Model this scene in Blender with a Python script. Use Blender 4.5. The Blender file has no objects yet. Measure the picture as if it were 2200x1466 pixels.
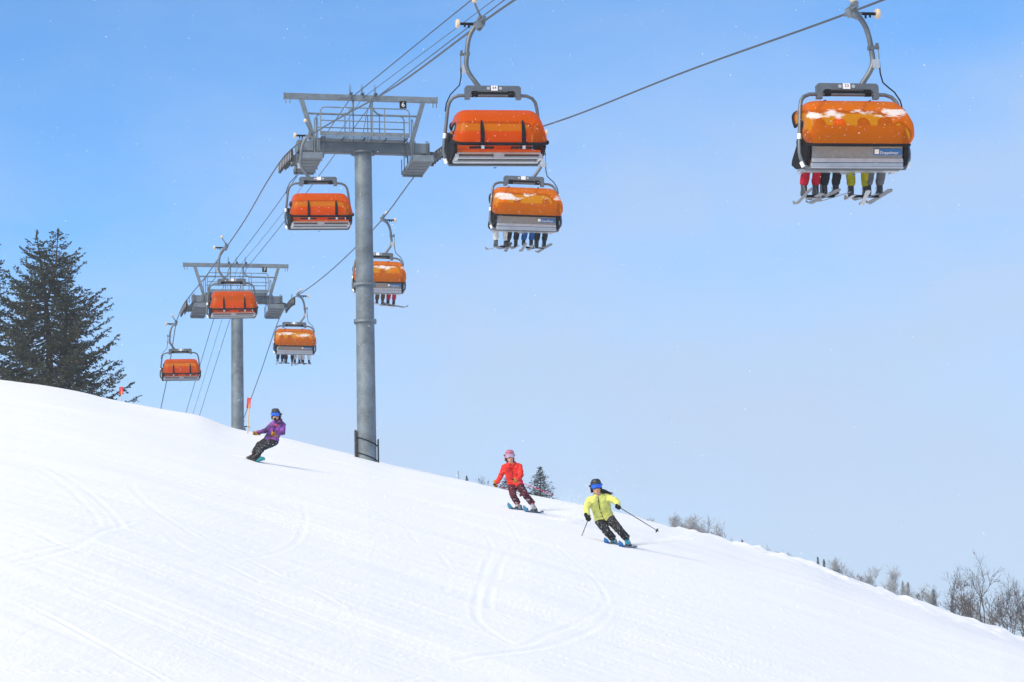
import bpy, bmesh, math, random
import numpy as np
from mathutils import Vector, Matrix
from mathutils.bvhtree import BVHTree

scene = bpy.context.scene
COL = scene.collection
R = math.radians
rng = np.random.default_rng(7)
random.seed(7)

# ------------------------------------------------------------------ camera
cam_d = bpy.data.cameras.new("camera")
cam_d.sensor_width = 36.0
cam_d.lens = 86.8
cam_d.clip_start = 0.1
cam_d.clip_end = 4000.0
cam = bpy.data.objects.new("camera", cam_d)
COL.objects.link(cam)
_p, _r = R(8.0), R(1.2)
_f = Vector((0, math.cos(_p), math.sin(_p)))
_u0 = Vector((0, -math.sin(_p), math.cos(_p)))
_r0 = Vector((1, 0, 0))
_up = math.cos(_r) * _u0 + math.sin(_r) * _r0
_rt = math.cos(_r) * _r0 - math.sin(_r) * _u0
cam.matrix_world = Matrix(((_rt.x, _up.x, -_f.x, 0), (_rt.y, _up.y, -_f.y, 0), (_rt.z, _up.z, -_f.z, 0), (0, 0, 0, 1)))
scene.camera = cam

# ------------------------------------------------------------------ sky, sun, exposure
world = bpy.data.worlds.new("World")
scene.world = world
world.use_nodes = True
wt = world.node_tree
wt.nodes.clear()
wN, wL = wt.nodes.new, wt.links.new
w_out = wN("ShaderNodeOutputWorld")
w_bg = wN("ShaderNodeBackground")
w_bg.inputs["Strength"].default_value = 0.107
sky = wN("ShaderNodeTexSky")
sky.sky_type = 'NISHITA'
sky.sun_disc = False
sky.sun_elevation = R(42)
sky.sun_rotation = R(222)
sky.altitude = 2300.0
sky.air_density = 1.0
sky.dust_density = 0.25
sky.ozone_density = 1.0
w_tc = wN("ShaderNodeTexCoord")
w_map = wN("ShaderNodeMapping")
w_map.inputs["Scale"].default_value = (1.0, 1.0, 2.2)
w_map.inputs["Location"].default_value = (12.4, 5.0, 1.0)
w_noise = wN("ShaderNodeTexNoise")
w_noise.inputs["Scale"].default_value = 3.2
w_noise.inputs["Detail"].default_value = 5.0
w_noise.inputs["Roughness"].default_value = 0.5
w_noise.inputs["Distortion"].default_value = 0.3
w_ramp = wN("ShaderNodeMapRange")
w_ramp.interpolation_type = 'SMOOTHSTEP'
w_ramp.inputs["From Min"].default_value = 0.36
w_ramp.inputs["From Max"].default_value = 0.72
w_ramp.inputs["To Min"].default_value = 0.0
w_ramp.inputs["To Max"].default_value = 0.45
w_tint = wN("ShaderNodeMix"); w_tint.data_type = 'RGBA'; w_tint.blend_type = 'MULTIPLY'
w_tint.inputs["Factor"].default_value = 1.0
SKY_TINT = (0.57, 1.06, 1.42, 1.0)
CLOUD = (3.75, 4.6, 5.95, 1.0)
w_tint.inputs["B"].default_value = SKY_TINT
w_mix = wN("ShaderNodeMix"); w_mix.data_type = 'RGBA'
w_mix.inputs["B"].default_value = CLOUD
wL(w_tc.outputs["Generated"], w_map.inputs["Vector"])
wL(w_map.outputs["Vector"], w_noise.inputs["Vector"])
wL(w_noise.outputs["Fac"], w_ramp.inputs["Value"])
wL(sky.outputs["Color"], w_tint.inputs["A"])
wL(w_tint.outputs["Result"], w_mix.inputs["A"])
# a misty layer thickens towards the horizon all round
w_sep = wN("ShaderNodeSeparateXYZ"); wL(w_tc.outputs["Generated"], w_sep.inputs[0])
w_hz = wN("ShaderNodeMapRange"); w_hz.interpolation_type = 'SMOOTHSTEP'
w_hz.inputs["From Min"].default_value = 0.10; w_hz.inputs["From Max"].default_value = -0.22
w_hz.inputs["To Max"].default_value = 0.92
w_n2 = wN("ShaderNodeTexNoise"); w_n2.inputs["Scale"].default_value = 3.0; w_n2.inputs["Detail"].default_value = 6.0; w_n2.inputs["Roughness"].default_value = 0.55
wL(w_map.outputs["Vector"], w_n2.inputs["Vector"])
w_rag = wN("ShaderNodeMath"); w_rag.operation = 'MULTIPLY_ADD'; w_rag.inputs[1].default_value = -0.50
wL(w_n2.outputs["Fac"], w_rag.inputs[0]); wL(w_sep.outputs["Z"], w_rag.inputs[2])
wL(w_rag.outputs[0], w_hz.inputs["Value"])
w_max = wN("ShaderNodeMath"); w_max.operation = 'MAXIMUM'
wL(w_ramp.outputs["Result"], w_max.inputs[0]); wL(w_hz.outputs["Result"], w_max.inputs[1])
wL(w_max.outputs[0], w_mix.inputs["Factor"])
wL(w_mix.outputs["Result"], w_bg.inputs["Color"])
wL(w_bg.outputs["Background"], w_out.inputs["Surface"])

sun_d = bpy.data.lights.new("sun", 'SUN')
sun_d.energy = 3.8
sun_d.angle = R(42)
sun_d.color = (1.0, 0.86, 0.60)
sun = bpy.data.objects.new("sun", sun_d)
COL.objects.link(sun)
_az, _el = R(222), R(42)
to_sun = Vector((math.sin(_az) * math.cos(_el), math.cos(_az) * math.cos(_el), math.sin(_el)))
sun.rotation_euler = to_sun.to_track_quat('Z', 'Y').to_euler()

vs = scene.view_settings
vs.view_transform = 'Standard'
vs.look = 'None'
vs.exposure = 0.40
vs.gamma = 1.0
vs.use_curve_mapping = False
scene.cycles.volume_bounces = 1
scene.cycles.transparent_max_bounces = 16
scene.cycles.max_bounces = 8

# ------------------------------------------------------------------ materials
def mat(name, color, rough=0.6, metal=0.0, vary=0.0, vscale=6.0, bump=0.0, bscale=40.0, speck=0.0, spec=0.5, coat=0.0):
    m = bpy.data.materials.new(name)
    m.use_nodes = True
    nt = m.node_tree
    b = nt.nodes["Principled BSDF"]
    b.inputs["Base Color"].default_value = (*color, 1)
    b.inputs["Roughness"].default_value = rough
    b.inputs["Metallic"].default_value = metal
    b.inputs["Specular IOR Level"].default_value = spec
    b.inputs["Coat Weight"].default_value = coat
    N, L = nt.nodes.new, nt.links.new
    tc = N("ShaderNodeTexCoord")
    if vary > 0:
        n = N("ShaderNodeTexNoise"); n.inputs["Scale"].default_value = vscale; n.inputs["Detail"].default_value = 6
        L(tc.outputs["Object"], n.inputs["Vector"])
        cr = N("ShaderNodeMapRange")
        cr.inputs["From Min"].default_value = 0.3; cr.inputs["From Max"].default_value = 0.7
        cr.inputs["To Min"].default_value = 1 - vary; cr.inputs["To Max"].default_value = 1 + vary
        L(n.outputs["Fac"], cr.inputs["Value"])
        mx = N("ShaderNodeMix"); mx.data_type = 'RGBA'; mx.blend_type = 'MULTIPLY'; mx.inputs["Factor"].default_value = 1
        mx.inputs["A"].default_value = (*color, 1)
        L(cr.outputs["Result"], mx.inputs["B"])
        src = mx.outputs["Result"]
        if speck > 0:   # flecks of clinging snow
            n2 = N("ShaderNodeTexNoise"); n2.inputs["Scale"].default_value = 26; n2.inputs["Detail"].default_value = 6; n2.inputs["Roughness"].default_value = 0.8
            L(tc.outputs["Object"], n2.inputs["Vector"])
            c2 = N("ShaderNodeMapRange"); c2.inputs["From Min"].default_value = 0.575; c2.inputs["From Max"].default_value = 0.635
            c2.inputs["To Max"].default_value = speck
            L(n2.outputs["Fac"], c2.inputs["Value"])
            m2 = N("ShaderNodeMix"); m2.data_type = 'RGBA'; m2.inputs["B"].default_value = (0.8, 0.84, 0.9, 1)
            L(c2.outputs["Result"], m2.inputs["Factor"]); L(src, m2.inputs["A"])
            src = m2.outputs["Result"]
        L(src, b.inputs["Base Color"])
    if bump > 0:
        n3 = N("ShaderNodeTexNoise"); n3.inputs["Scale"].default_value = bscale; n3.inputs["Detail"].default_value = 4
        L(tc.outputs["Object"], n3.inputs["Vector"])
        bp = N("ShaderNodeBump"); bp.inputs["Strength"].default_value = bump; bp.inputs["Distance"].default_value = 0.02
        L(n3.outputs["Fac"], bp.inputs["Height"]); L(bp.outputs["Normal"], b.inputs["Normal"])
    return m

M = {}
M['galv'] = mat("galvanised_steel", (0.155, 0.19, 0.22), 0.55, 0.35, 0.22, 3.0, 0.05, 30, speck=0.35)
M['galv_pole'] = mat("galvanised_pole", (0.14, 0.175, 0.205), 0.55, 0.3, 0.38, 1.6, 0.06, 25, speck=0.4)
M['galv_dark'] = mat("dark_galvanised_steel", (0.085, 0.105, 0.125), 0.55, 0.4, 0.2, 3.0)
M['frame'] = mat("grey_frame_steel", (0.125, 0.145, 0.165), 0.45, 0.4, 0.15, 5.0, speck=0.15)
M['alu'] = mat("brushed_aluminium", (0.50, 0.52, 0.55), 0.4, 0.5, 0.08, 6.0)
M['panel'] = mat("grey_seat_panel", (0.21, 0.22, 0.235), 0.5, 0.1, 0.1, 8.0, speck=0.2)
M['black'] = mat("black_rubber", (0.012, 0.013, 0.016), 0.7, 0, 0.3, 20.0, speck=0.03, spec=0.1)
M['rope'] = mat("steel_rope", (0.07, 0.085, 0.11), 0.6, 0.3, 0.2, 30)
M['cable'] = mat("dark_cable", (0.035, 0.05, 0.075), 0.6)
M['cushion'] = mat("seat_cushion", (0.50, 0.13, 0.03), 0.7, 0, 0.1, 6)
M['cream'] = mat("cream_plastic", (0.62, 0.50, 0.36), 0.5)
M['white'] = mat("white_paint", (0.80, 0.81, 0.82), 0.5)
M['navy'] = mat("navy_print", (0.02, 0.025, 0.08), 0.6)
M['blue'] = mat("blue_sign", (0.01, 0.13, 0.42), 0.45)
M['blackplate'] = mat("black_plate", (0.012, 0.013, 0.015), 0.5, spec=0.15)
M['pad'] = mat("dark_pad", (0.02, 0.024, 0.03), 0.8, 0, 0.2, 4, speck=0.15)
M['sheave'] = mat("sheave_steel", (0.26, 0.25, 0.25), 0.5, 0.3, 0.3, 8)
M['tyre'] = mat("sheave_rubber", (0.03, 0.028, 0.028), 0.8)
M['bark'] = mat("conifer_bark", (0.055, 0.042, 0.035), 0.9, 0, 0.3, 6)
M['twig'] = mat("bare_twig", (0.075, 0.068, 0.07), 0.9, 0, 0.2, 6)
M['haze_twig'] = mat("haze_paled_twig", (0.26, 0.27, 0.285), 0.9, 0, 0.2, 3)  # far bare trees: fading by haze painted into a paler bark
M['leaf_dry'] = mat("dry_leaf", (0.17, 0.085, 0.06), 0.9)
M['flake'] = mat("snowflake", (0.9, 0.92, 0.95), 0.8)
M['bamboo'] = mat("bamboo", (0.62, 0.42, 0.20), 0.6, 0, 0.12, 10)
M['red'] = mat("red_panel", (0.50, 0.02, 0.015), 0.6, 0, 0.2, 10)

def needle_mat(name, c1, c2, c3):
    m = bpy.data.materials.new(name); m.use_nodes = True
    nt = m.node_tree; b = nt.nodes["Principled BSDF"]; N, L = nt.nodes.new, nt.links.new
    tc = N("ShaderNodeTexCoord"); n = N("ShaderNodeTexNoise"); n.inputs["Scale"].default_value = 1.3; n.inputs["Detail"].default_value = 8; n.inputs["Roughness"].default_value = 0.7
    r = N("ShaderNodeValToRGB"); e = r.color_ramp.elements
    e[0].position = 0.35; e[0].color = (*c1, 1); e[1].position = 0.72; e[1].color = (*c3, 1)
    k = e.new(0.55); k.color = (*c2, 1)
    L(tc.outputs["Object"], n.inputs["Vector"]); L(n.outputs["Fac"], r.inputs["Fac"]); L(r.outputs["Color"], b.inputs["Base Color"])
    b.inputs["Roughness"].default_value = 0.8
    b.inputs["Specular IOR Level"].default_value = 0.2
    return m
M['needle'] = needle_mat("pine_needles", (0.024, 0.036, 0.026), (0.040, 0.050, 0.032), (0.105, 0.062, 0.036))
M['needle3'] = needle_mat("haze_paled_needles", (0.05, 0.065, 0.07), (0.10, 0.12, 0.13), (0.25, 0.27, 0.29))  # far spruces: needles lightened in colour to imitate distance haze
M['needle2'] = needle_mat("spruce_needles", (0.045, 0.06, 0.06), (0.06, 0.075, 0.07), (0.5, 0.53, 0.56))

def bubble_mat(name, snow, tcol, dcol, fac=0.5):
    m = bpy.data.materials.new(name); m.use_nodes = True
    nt = m.node_tree; nt.nodes.clear(); N, L = nt.nodes.new, nt.links.new
    out = N("ShaderNodeOutputMaterial")
    tr = N("ShaderNodeBsdfTransparent"); tr.inputs["Color"].default_value = (*tcol, 1)
    df = N("ShaderNodeBsdfDiffuse"); df.inputs["Color"].default_value = (*dcol, 1)
    tl = N("ShaderNodeBsdfTranslucent"); tl.inputs["Color"].default_value = (dcol[0], dcol[1] * 1.25, dcol[2], 1)
    m1 = N("ShaderNodeMixShader"); m1.inputs["Fac"].default_value = 0.5
    L(df.outputs[0], m1.inputs[1]); L(tl.outputs[0], m1.inputs[2])
    m2 = N("ShaderNodeMixShader"); m2.inputs["Fac"].default_value = fac
    L(tr.outputs[0], m2.inputs[1]); L(m1.outputs[0], m2.inputs[2])
    gl = N("ShaderNodeBsdfGlossy"); gl.inputs["Roughness"].default_value = 0.12
    lw = N("ShaderNodeLayerWeight"); lw.inputs["Blend"].default_value = 0.5
    pw = N("ShaderNodeMath"); pw.operation = 'POWER'; pw.inputs[1].default_value = 3.5; L(lw.outputs["Facing"], pw.inputs[0])
    fr = N("ShaderNodeMath"); fr.operation = 'MULTIPLY_ADD'; fr.inputs[1].default_value = 0.32; fr.inputs[2].default_value = 0.006; L(pw.outputs[0], fr.inputs[0])
    m3 = N("ShaderNodeMixShader")
    L(fr.outputs[0], m3.inputs["Fac"]); L(m2.outputs[0], m3.inputs[1]); L(gl.outputs[0], m3.inputs[2])
    # clinging snow: fine flecks everywhere, thick patches along the back on some shells
    tc = N("ShaderNodeTexCoord")
    oi = N("ShaderNodeObjectInfo")
    off = N("ShaderNodeVectorMath"); off.operation = 'ADD'
    cmb = N("ShaderNodeCombineXYZ")
    mul = N("ShaderNodeMath"); mul.operation = 'MULTIPLY'; mul.inputs[1].default_value = 37.0
    L(oi.outputs["Random"], mul.inputs[0]); L(mul.outputs[0], cmb.inputs[0]); L(mul.outputs[0], cmb.inputs[1])
    L(tc.outputs["Object"], off.inputs[0]); L(cmb.outputs[0], off.inputs[1])
    n1 = N("ShaderNodeTexNoise"); n1.inputs["Scale"].default_value = 17; n1.inputs["Detail"].default_value = 3
    L(off.outputs[0], n1.inputs["Vector"])
    r1 = N("ShaderNodeMapRange"); r1.inputs["From Min"].default_value = 0.69; r1.inputs["From Max"].default_value = 0.73
    L(n1.outputs["Fac"], r1.inputs["Value"])
    fac_out = r1.outputs["Result"]
    if snow:
        mp = N("ShaderNodeMapping"); mp.inputs["Scale"].default_value = (1.6, 2.0, 4.2)
        L(off.outputs[0], mp.inputs["Vector"])
        n2 = N("ShaderNodeTexNoise"); n2.inputs["Scale"].default_value = 1.0; n2.inputs["Detail"].default_value = 9; n2.inputs["Roughness"].default_value = 0.62
        L(mp.outputs[0], n2.inputs["Vector"])
        sp = N("ShaderNodeSeparateXYZ"); L(tc.outputs["Object"], sp.inputs[0])
        z1 = N("ShaderNodeMapRange"); z1.interpolation_type = 'SMOOTHSTEP'
        z1.inputs["From Min"].default_value = 0.86; z1.inputs["From Max"].default_value = 1.12
        L(sp.outputs["Z"], z1.inputs["Value"])
        z2 = N("ShaderNodeMapRange"); z2.interpolation_type = 'SMOOTHSTEP'
        z2.inputs["From Min"].default_value = 1.42; z2.inputs["From Max"].default_value = 1.22
        L(sp.outputs["Z"], z2.inputs["Value"])
        y1 = N("ShaderNodeMapRange"); y1.inputs["From Min"].default_value = -0.3; y1.inputs["From Max"].default_value = -0.45
        L(sp.outputs["Y"], y1.inputs["Value"])
        a = N("ShaderNodeMath"); a.operation = 'MULTIPLY'; L(z1.outputs[0], a.inputs[0]); L(z2.outputs[0], a.inputs[1])
        a2 = N("ShaderNodeMath"); a2.operation = 'MULTIPLY'; L(a.outputs[0], a2.inputs[0]); L(y1.outputs[0], a2.inputs[1])
        ad = N("ShaderNodeMath"); ad.operation = 'MULTIPLY_ADD'; ad.inputs[1].default_value = 0.27; L(a2.outputs[0], ad.inputs[0]); L(n2.outputs["Fac"], ad.inputs[2])
        r2 = N("ShaderNodeMapRange"); r2.inputs["From Min"].default_value = 0.735; r2.inputs["From Max"].default_value = 0.815; r2.inputs["To Max"].default_value = 0.92
        L(ad.outputs[0], r2.inputs["Value"])
        mxx = N("ShaderNodeMath"); mxx.operation = 'MAXIMUM'; L(r1.outputs[0], mxx.inputs[0]); L(r2.outputs[0], mxx.inputs[1])
        fac_out = mxx.outputs[0]
    wd = N("ShaderNodeBsdfDiffuse"); wd.inputs["Color"].default_value = (0.86, 0.84, 0.86, 1)
    wl = N("ShaderNodeBsdfTranslucent"); wl.inputs["Color"].default_value = (0.86, 0.80, 0.80, 1)
    wm = N("ShaderNodeMixShader"); wm.inputs["Fac"].default_value = 0.35
    L(wd.outputs[0], wm.inputs[1]); L(wl.outputs[0], wm.inputs[2])
    m4 = N("ShaderNodeMixShader")
    L(fac_out, m4.inputs["Fac"]); L(m3.outputs[0], m4.inputs[1]); L(wm.outputs[0], m4.inputs[2])
    L(m4.outputs[0], out.inputs["Surface"])
    return m
M['bubble'] = bubble_mat("orange_bubble", False, (1.0, 0.34, 0.010), (0.95, 0.16, 0.002), 0.52)
M['bubble_snow'] = bubble_mat("orange_bubble_with_snow", True, (1.0, 0.50, 0.008), (1.0, 0.225, 0.002), 0.50)

# ------------------------------------------------------------------ mesh helpers
class MB:
    """collects shapes and links them as one mesh object"""
    def __init__(s):
        s.v = []; s.f = []; s.m = []
    def add(s, verts, faces, mi=0):
        o = len(s.v)
        s.v.extend([tuple(p) for p in verts])
        s.f.extend([tuple(i + o for i in f) for f in faces]); s.m.extend([mi] * len(faces))
        return s
    def box(s, c, size, rot=None, mi=0):
        x, y, z = (q / 2 for q in size)
        pts = [Vector((a * x, b * y, d * z)) for a in (-1, 1) for b in (-1, 1) for d in (-1, 1)]
        if rot is not None:
            pts = [rot @ p for p in pts]
        pts = [p + Vector(c) for p in pts]
        return s.add(pts, [(0, 1, 3, 2), (4, 6, 7, 5), (0, 4, 5, 1), (2, 3, 7, 6), (0, 2, 6, 4), (1, 5, 7, 3)], mi)
    def bar(s, a, b, w, h, mi=0, up=(0, 0, 1)):
        """box-section bar from a to b, w across, h along up"""
        a, b = Vector(a), Vector(b); d = (b - a); L = d.length; d.normalize()
        u = Vector(up); sd = d.cross(u)
        if sd.length < 1e-4: sd = d.cross(Vector((0, 1, 0)))
        sd.normalize(); u = sd.cross(d).normalized()
        pts = [p + sd * (w / 2 * i) + u * (h / 2 * j) for p in (a, b) for i, j in ((-1, -1), (1, -1), (1, 1), (-1, 1))]
        return s.add(pts, [(3, 2, 1, 0), (4, 5, 6, 7), (0, 1, 5, 4), (1, 2, 6, 5), (2, 3, 7, 6), (3, 0, 4, 7)], mi)
    def tube(s, pts, r, n=8, mi=0, caps=True, closed=False):
        pts = [Vector(p) for p in pts]; k = len(pts)
        rs = r if hasattr(r, '__len__') else [r] * k
        ref = Vector((0, 0, 1)); rings = []; prev = None
        for i, p in enumerate(pts):
            if closed: t = pts[(i + 1) % k] - pts[i - 1]
            else: t = pts[min(i + 1, k - 1)] - pts[max(i - 1, 0)]
            t.normalize()
            if prev is None:
                a = t.cross(ref)
                if a.length < 1e-3: a = t.cross(Vector((0, 1, 0)))
            else:
                a = prev - t * prev.dot(t)
                if a.length < 1e-5: a = t.cross(ref)
            a.normalize(); prev = a; b = t.cross(a)
            rings.append([p + (a * math.cos(2 * math.pi * j / n) + b * math.sin(2 * math.pi * j / n)) * rs[i] for j in range(n)])
        V = [q for g in rings for q in g]; F = []
        for i in range(k if closed else k - 1):
            i2 = (i + 1) % k
            for j in range(n):
                F.append((i * n + j, i * n + (j + 1) % n, i2 * n + (j + 1) % n, i2 * n + j))
        if caps and not closed:
            F.append(tuple(range(n - 1, -1, -1))); F.append(tuple((k - 1) * n + j for j in range(n)))
        return s.add(V, F, mi)
    def cyl(s, a, b, r, n=16, mi=0, r2=None):
        return s.tube([a, b], [r, r if r2 is None else r2], n, mi)
    def lathe(s, prof, c=(0, 0, 0), axis='Z', n=20, mi=0):
        V = []; F = []
        for (rr, h) in prof:
            for j in range(n):
                a = 2 * math.pi * j / n
                p = (rr * math.cos(a), rr * math.sin(a), h)
                if axis == 'X': p = (h, rr * math.cos(a), rr * math.sin(a))
                if axis == 'Y': p = (rr * math.cos(a), h, rr * math.sin(a))
                V.append((p[0] + c[0], p[1] + c[1], p[2] + c[2]))
        for i in range(len(prof) - 1):
            for j in range(n):
                F.append((i * n + j, i * n + (j + 1) % n, (i + 1) * n + (j + 1) % n, (i + 1) * n + j))
        F.append(tuple(range(n))); F.append(tuple((len(prof) - 1) * n + j for j in range(n)))
        return s.add(V, F, mi)
    def prism(s, poly, y0, y1, mi=0):
        """polygon in x,z pushed from y0 to y1"""
        n = len(poly)
        V = [(x, y0, z) for x, z in poly] + [(x, y1, z) for x, z in poly]
        F = [tuple(range(n)), tuple(range(2 * n - 1, n - 1, -1))] + [(i, i + n, (i + 1) % n + n, (i + 1) % n) for i in range(n)]
        return s.add(V, F, mi)
    def grid(s, P, mi=0):
        """P: rows of points"""
        a, b = len(P), len(P[0])
        return s.add([q for row in P for q in row], [(i * b + j, i * b + j + 1, (i + 1) * b + j + 1, (i + 1) * b + j) for i in range(a - 1) for j in range(b - 1)], mi)
    def ball(s, c, r, n=10, mi=0, sc=(1, 1, 1)):
        prof = [(math.sin(math.pi * i / n), -math.cos(math.pi * i / n)) for i in range(n + 1)]
        m = 2 * n; V = []; F = []
        for (rr, h) in prof:
            for j in range(m):
                a = 2 * math.pi * j / m
                V.append((c[0] + r * sc[0] * rr * math.cos(a), c[1] + r * sc[1] * rr * math.sin(a), c[2] + r * sc[2] * h))
        for i in range(n):
            for j in range(m):
                F.append((i * m + j, i * m + (j + 1) % m, (i + 1) * m + (j + 1) % m, (i + 1) * m + j))
        return s.add(V, F, mi)
    def mesh(s, name, mats, smooth=True, angle=40, fix=True):
        me = bpy.data.meshes.new(name)
        me.from_pydata(s.v, [], s.f)
        for m_ in (mats if isinstance(mats, (list, tuple)) else [mats]): me.materials.append(m_)
        if len(set(s.m)) > 1: me.polygons.foreach_set("material_index", s.m)
        if fix:
            bm = bmesh.new(); bm.from_mesh(me); bmesh.ops.recalc_face_normals(bm, faces=bm.faces); bm.to_mesh(me); bm.free()
        if smooth:
            me.shade_smooth(); me.set_sharp_from_angle(angle=R(angle))
        me.update()
        return me
    def build(s, name, mats, parent=None, **k):
        return link(name, s.mesh(name, mats, **k), parent)

def link(name, data, parent=None):
    o = bpy.data.objects.new(name, data)
    COL.objects.link(o)
    if parent is not None: o.parent = parent
    return o
def tag(o, label=None, cat=None, group=None, kind=None):
    if label: o['label'] = label
    if cat: o['category'] = cat
    if group: o['group'] = group
    if kind: o['kind'] = kind
    return o
def empty(name, loc=(0, 0, 0), rz=0.0):
    o = bpy.data.objects.new(name, None); COL.objects.link(o)
    o.location = loc; o.rotation_euler = (0, 0, rz); o.empty_display_size = 0.3
    return o
def copy_tree(o, parent=None):
    kids = [c for c in KIDS.get(o.name, [])]
    c = o.copy(); COL.objects.link(c)
    if parent is not None: c.parent = parent
    KIDS[c.name] = [copy_tree(k, c) for k in kids]
    return c
KIDS = {}
def index_children(root):
    KIDS[root.name] = list(root.children)
    for c in root.children: index_children(c)
def hermite(pts, x):
    P = np.array(pts, float); X, Y = P[:, 0], P[:, 1]
    d = np.gradient(Y, X)
    i = np.clip(np.searchsorted(X, x) - 1, 0, len(X) - 2)
    h = X[i + 1] - X[i]; t = (x - X[i]) / h
    return (2*t**3 - 3*t**2 + 1) * Y[i] + (t**3 - 2*t**2 + t) * h * d[i] + (-2*t**3 + 3*t**2) * Y[i+1] + (t**3 - t**2) * h * d[i+1]
def text_mesh(name, body, size, material, extrude=0.002):
    cu = bpy.data.curves.new(name, 'FONT'); cu.body = body; cu.size = size; cu.extrude = extrude
    cu.align_x = 'CENTER'; cu.align_y = 'CENTER'; cu.resolution_u = 3
    o = bpy.data.objects.new(name, cu); COL.objects.link(o)
    dg = bpy.context.evaluated_depsgraph_get()
    me = bpy.data.meshes.new_from_object(o.evaluated_get(dg))
    bpy.data.objects.remove(o); bpy.data.curves.remove(cu)
    me.name = name; me.materials.clear(); me.materials.append(material)
    return me

# ------------------------------------------------------------------ the snow slope
SKYLINE=[ (-15.937,0.13041), (-13.384,0.12798), (-11.826,0.12592), (-10.777,0.12373), (-9.934,0.12092), (-9.193,0.11770), (-8.183,0.11424), (-7.276,0.11168), (-6.635,0.10687), (-5.885,0.10390), (-5.241,0.10150), (-4.488,0.09793), (-3.735,0.09490), (-3.197,0.09210), (-2.767,0.08990), (-2.228,0.08803), (-1.689,0.08540), (-1.150,0.08333), (-0.504,0.08027), (0.465,0.07651), (1.325,0.07354), (2.399,0.06914), (3.147,0.06562), (3.573,0.06300), (4.213,0.05990), (4.850,0.05662), (5.273,0.05381), (6.329,0.04865), (6.960,0.04520), (7.375,0.04129), (7.895,0.03771), (8.415,0.03433), (8.932,0.03096), (9.448,0.02778), (10.063,0.02383), (10.471,0.02054), (11.487,0.01426), (13.494,0.00204) ]
CAM_H = 2.2
_TH = np.array([-180, -90, -35] + [a for a, _ in SKYLINE] + [30, 60, 90, 180], float)
_EC = np.array([-.1, .07, .13] + [e for _, e in SKYLINE] + [-.03, -.06, -.08, -.1], float)
_g = np.arange(-180, 180.01, .05)
_k = np.exp(-.5 * (np.arange(-12, 13) / 4.) ** 2); _k /= _k.sum()
_gv = np.convolve(np.pad(np.interp(_g, _TH, _EC), 12, mode='edge'), _k, 'valid')
_k2 = np.exp(-.5 * (np.arange(-160, 161) / 55.) ** 2); _k2 /= _k2.sum()
_gs = np.convolve(np.pad(_gv, 160, mode='edge'), _k2, 'valid')
def terrain(x, y):
    """a slope that rises from where one stands to a rounded ridge and falls away behind it"""
    x = np.asarray(x, float); y = np.asarray(y, float)
    r = np.hypot(x, y); t = np.degrees(np.arctan2(x, y))
    e = np.interp(t, _g, _gv); es = np.interp(t, _g, _gs); D = np.interp(t, [-12, -6, -3.4, .3, 2.4, 11], [140, 122, 110, 100, 98, 78])
    sf = np.interp(t, [-3, 8], [-.36, -.13])
    k_ = np.clip((r / D - .45) / .5, 0, 1); k_ = k_ * k_ * (3 - 2 * k_); e = es + (e - es) * k_
    s = e + CAM_H / (.8 * D); y1 = .6 * D
    z = -CAM_H + s * r - np.where(r > y1, (s - e) / (.8 * D) * (np.minimum(r, D) - y1) ** 2, 0)
    z = np.where(r > D, -CAM_H + s * D - (s - e) / (.8 * D) * (.4 * D) ** 2, z)
    q = np.maximum(r - D, 0); k2 = .006; L = (e - sf) / k2
    z = z + np.where(q < L, e * q - .5 * k2 * q * q, e * L - .5 * k2 * L * L + sf * np.minimum(q - L, 90) - .02 * np.maximum(q - L - 90, 0)) * (q > 0)
    # a second, misty hillside some 430 m away rises to just below the ridge line on the right
    far = e * r - 7 - .0003 * (r - 430) ** 2 - 70 * np.clip((-2.2 - t) / 4, 0, 1) - 70 * np.clip((t - 20) / 10, 0, 1)
    return np.where(r > 220, np.maximum(z, far), z)
def gz(x, y): return float(terrain(x, y))

def _hash(ix, iy, seed):
    n = (ix.astype(np.int64) * 374761393 + iy.astype(np.int64) * 668265263 + seed * 1442695041) & 0x7fffffff
    n = ((n ^ (n >> 13)) * 1274126177) & 0x7fffffff
    return ((n ^ (n >> 16)) & 0xffff) / 65535.0
def vnoise(x, y, seed=0):
    ix, iy = np.floor(x), np.floor(y); fx, fy = x - ix, y - iy
    fx = fx * fx * (3 - 2 * fx); fy = fy * fy * (3 - 2 * fy)
    ix = ix.astype(np.int64); iy = iy.astype(np.int64)
    a, b, c, d = _hash(ix, iy, seed), _hash(ix + 1, iy, seed), _hash(ix, iy + 1, seed), _hash(ix + 1, iy + 1, seed)
    return (a * (1 - fx) + b * fx) * (1 - fy) + (c * (1 - fx) + d * fx) * fy - .5

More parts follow.
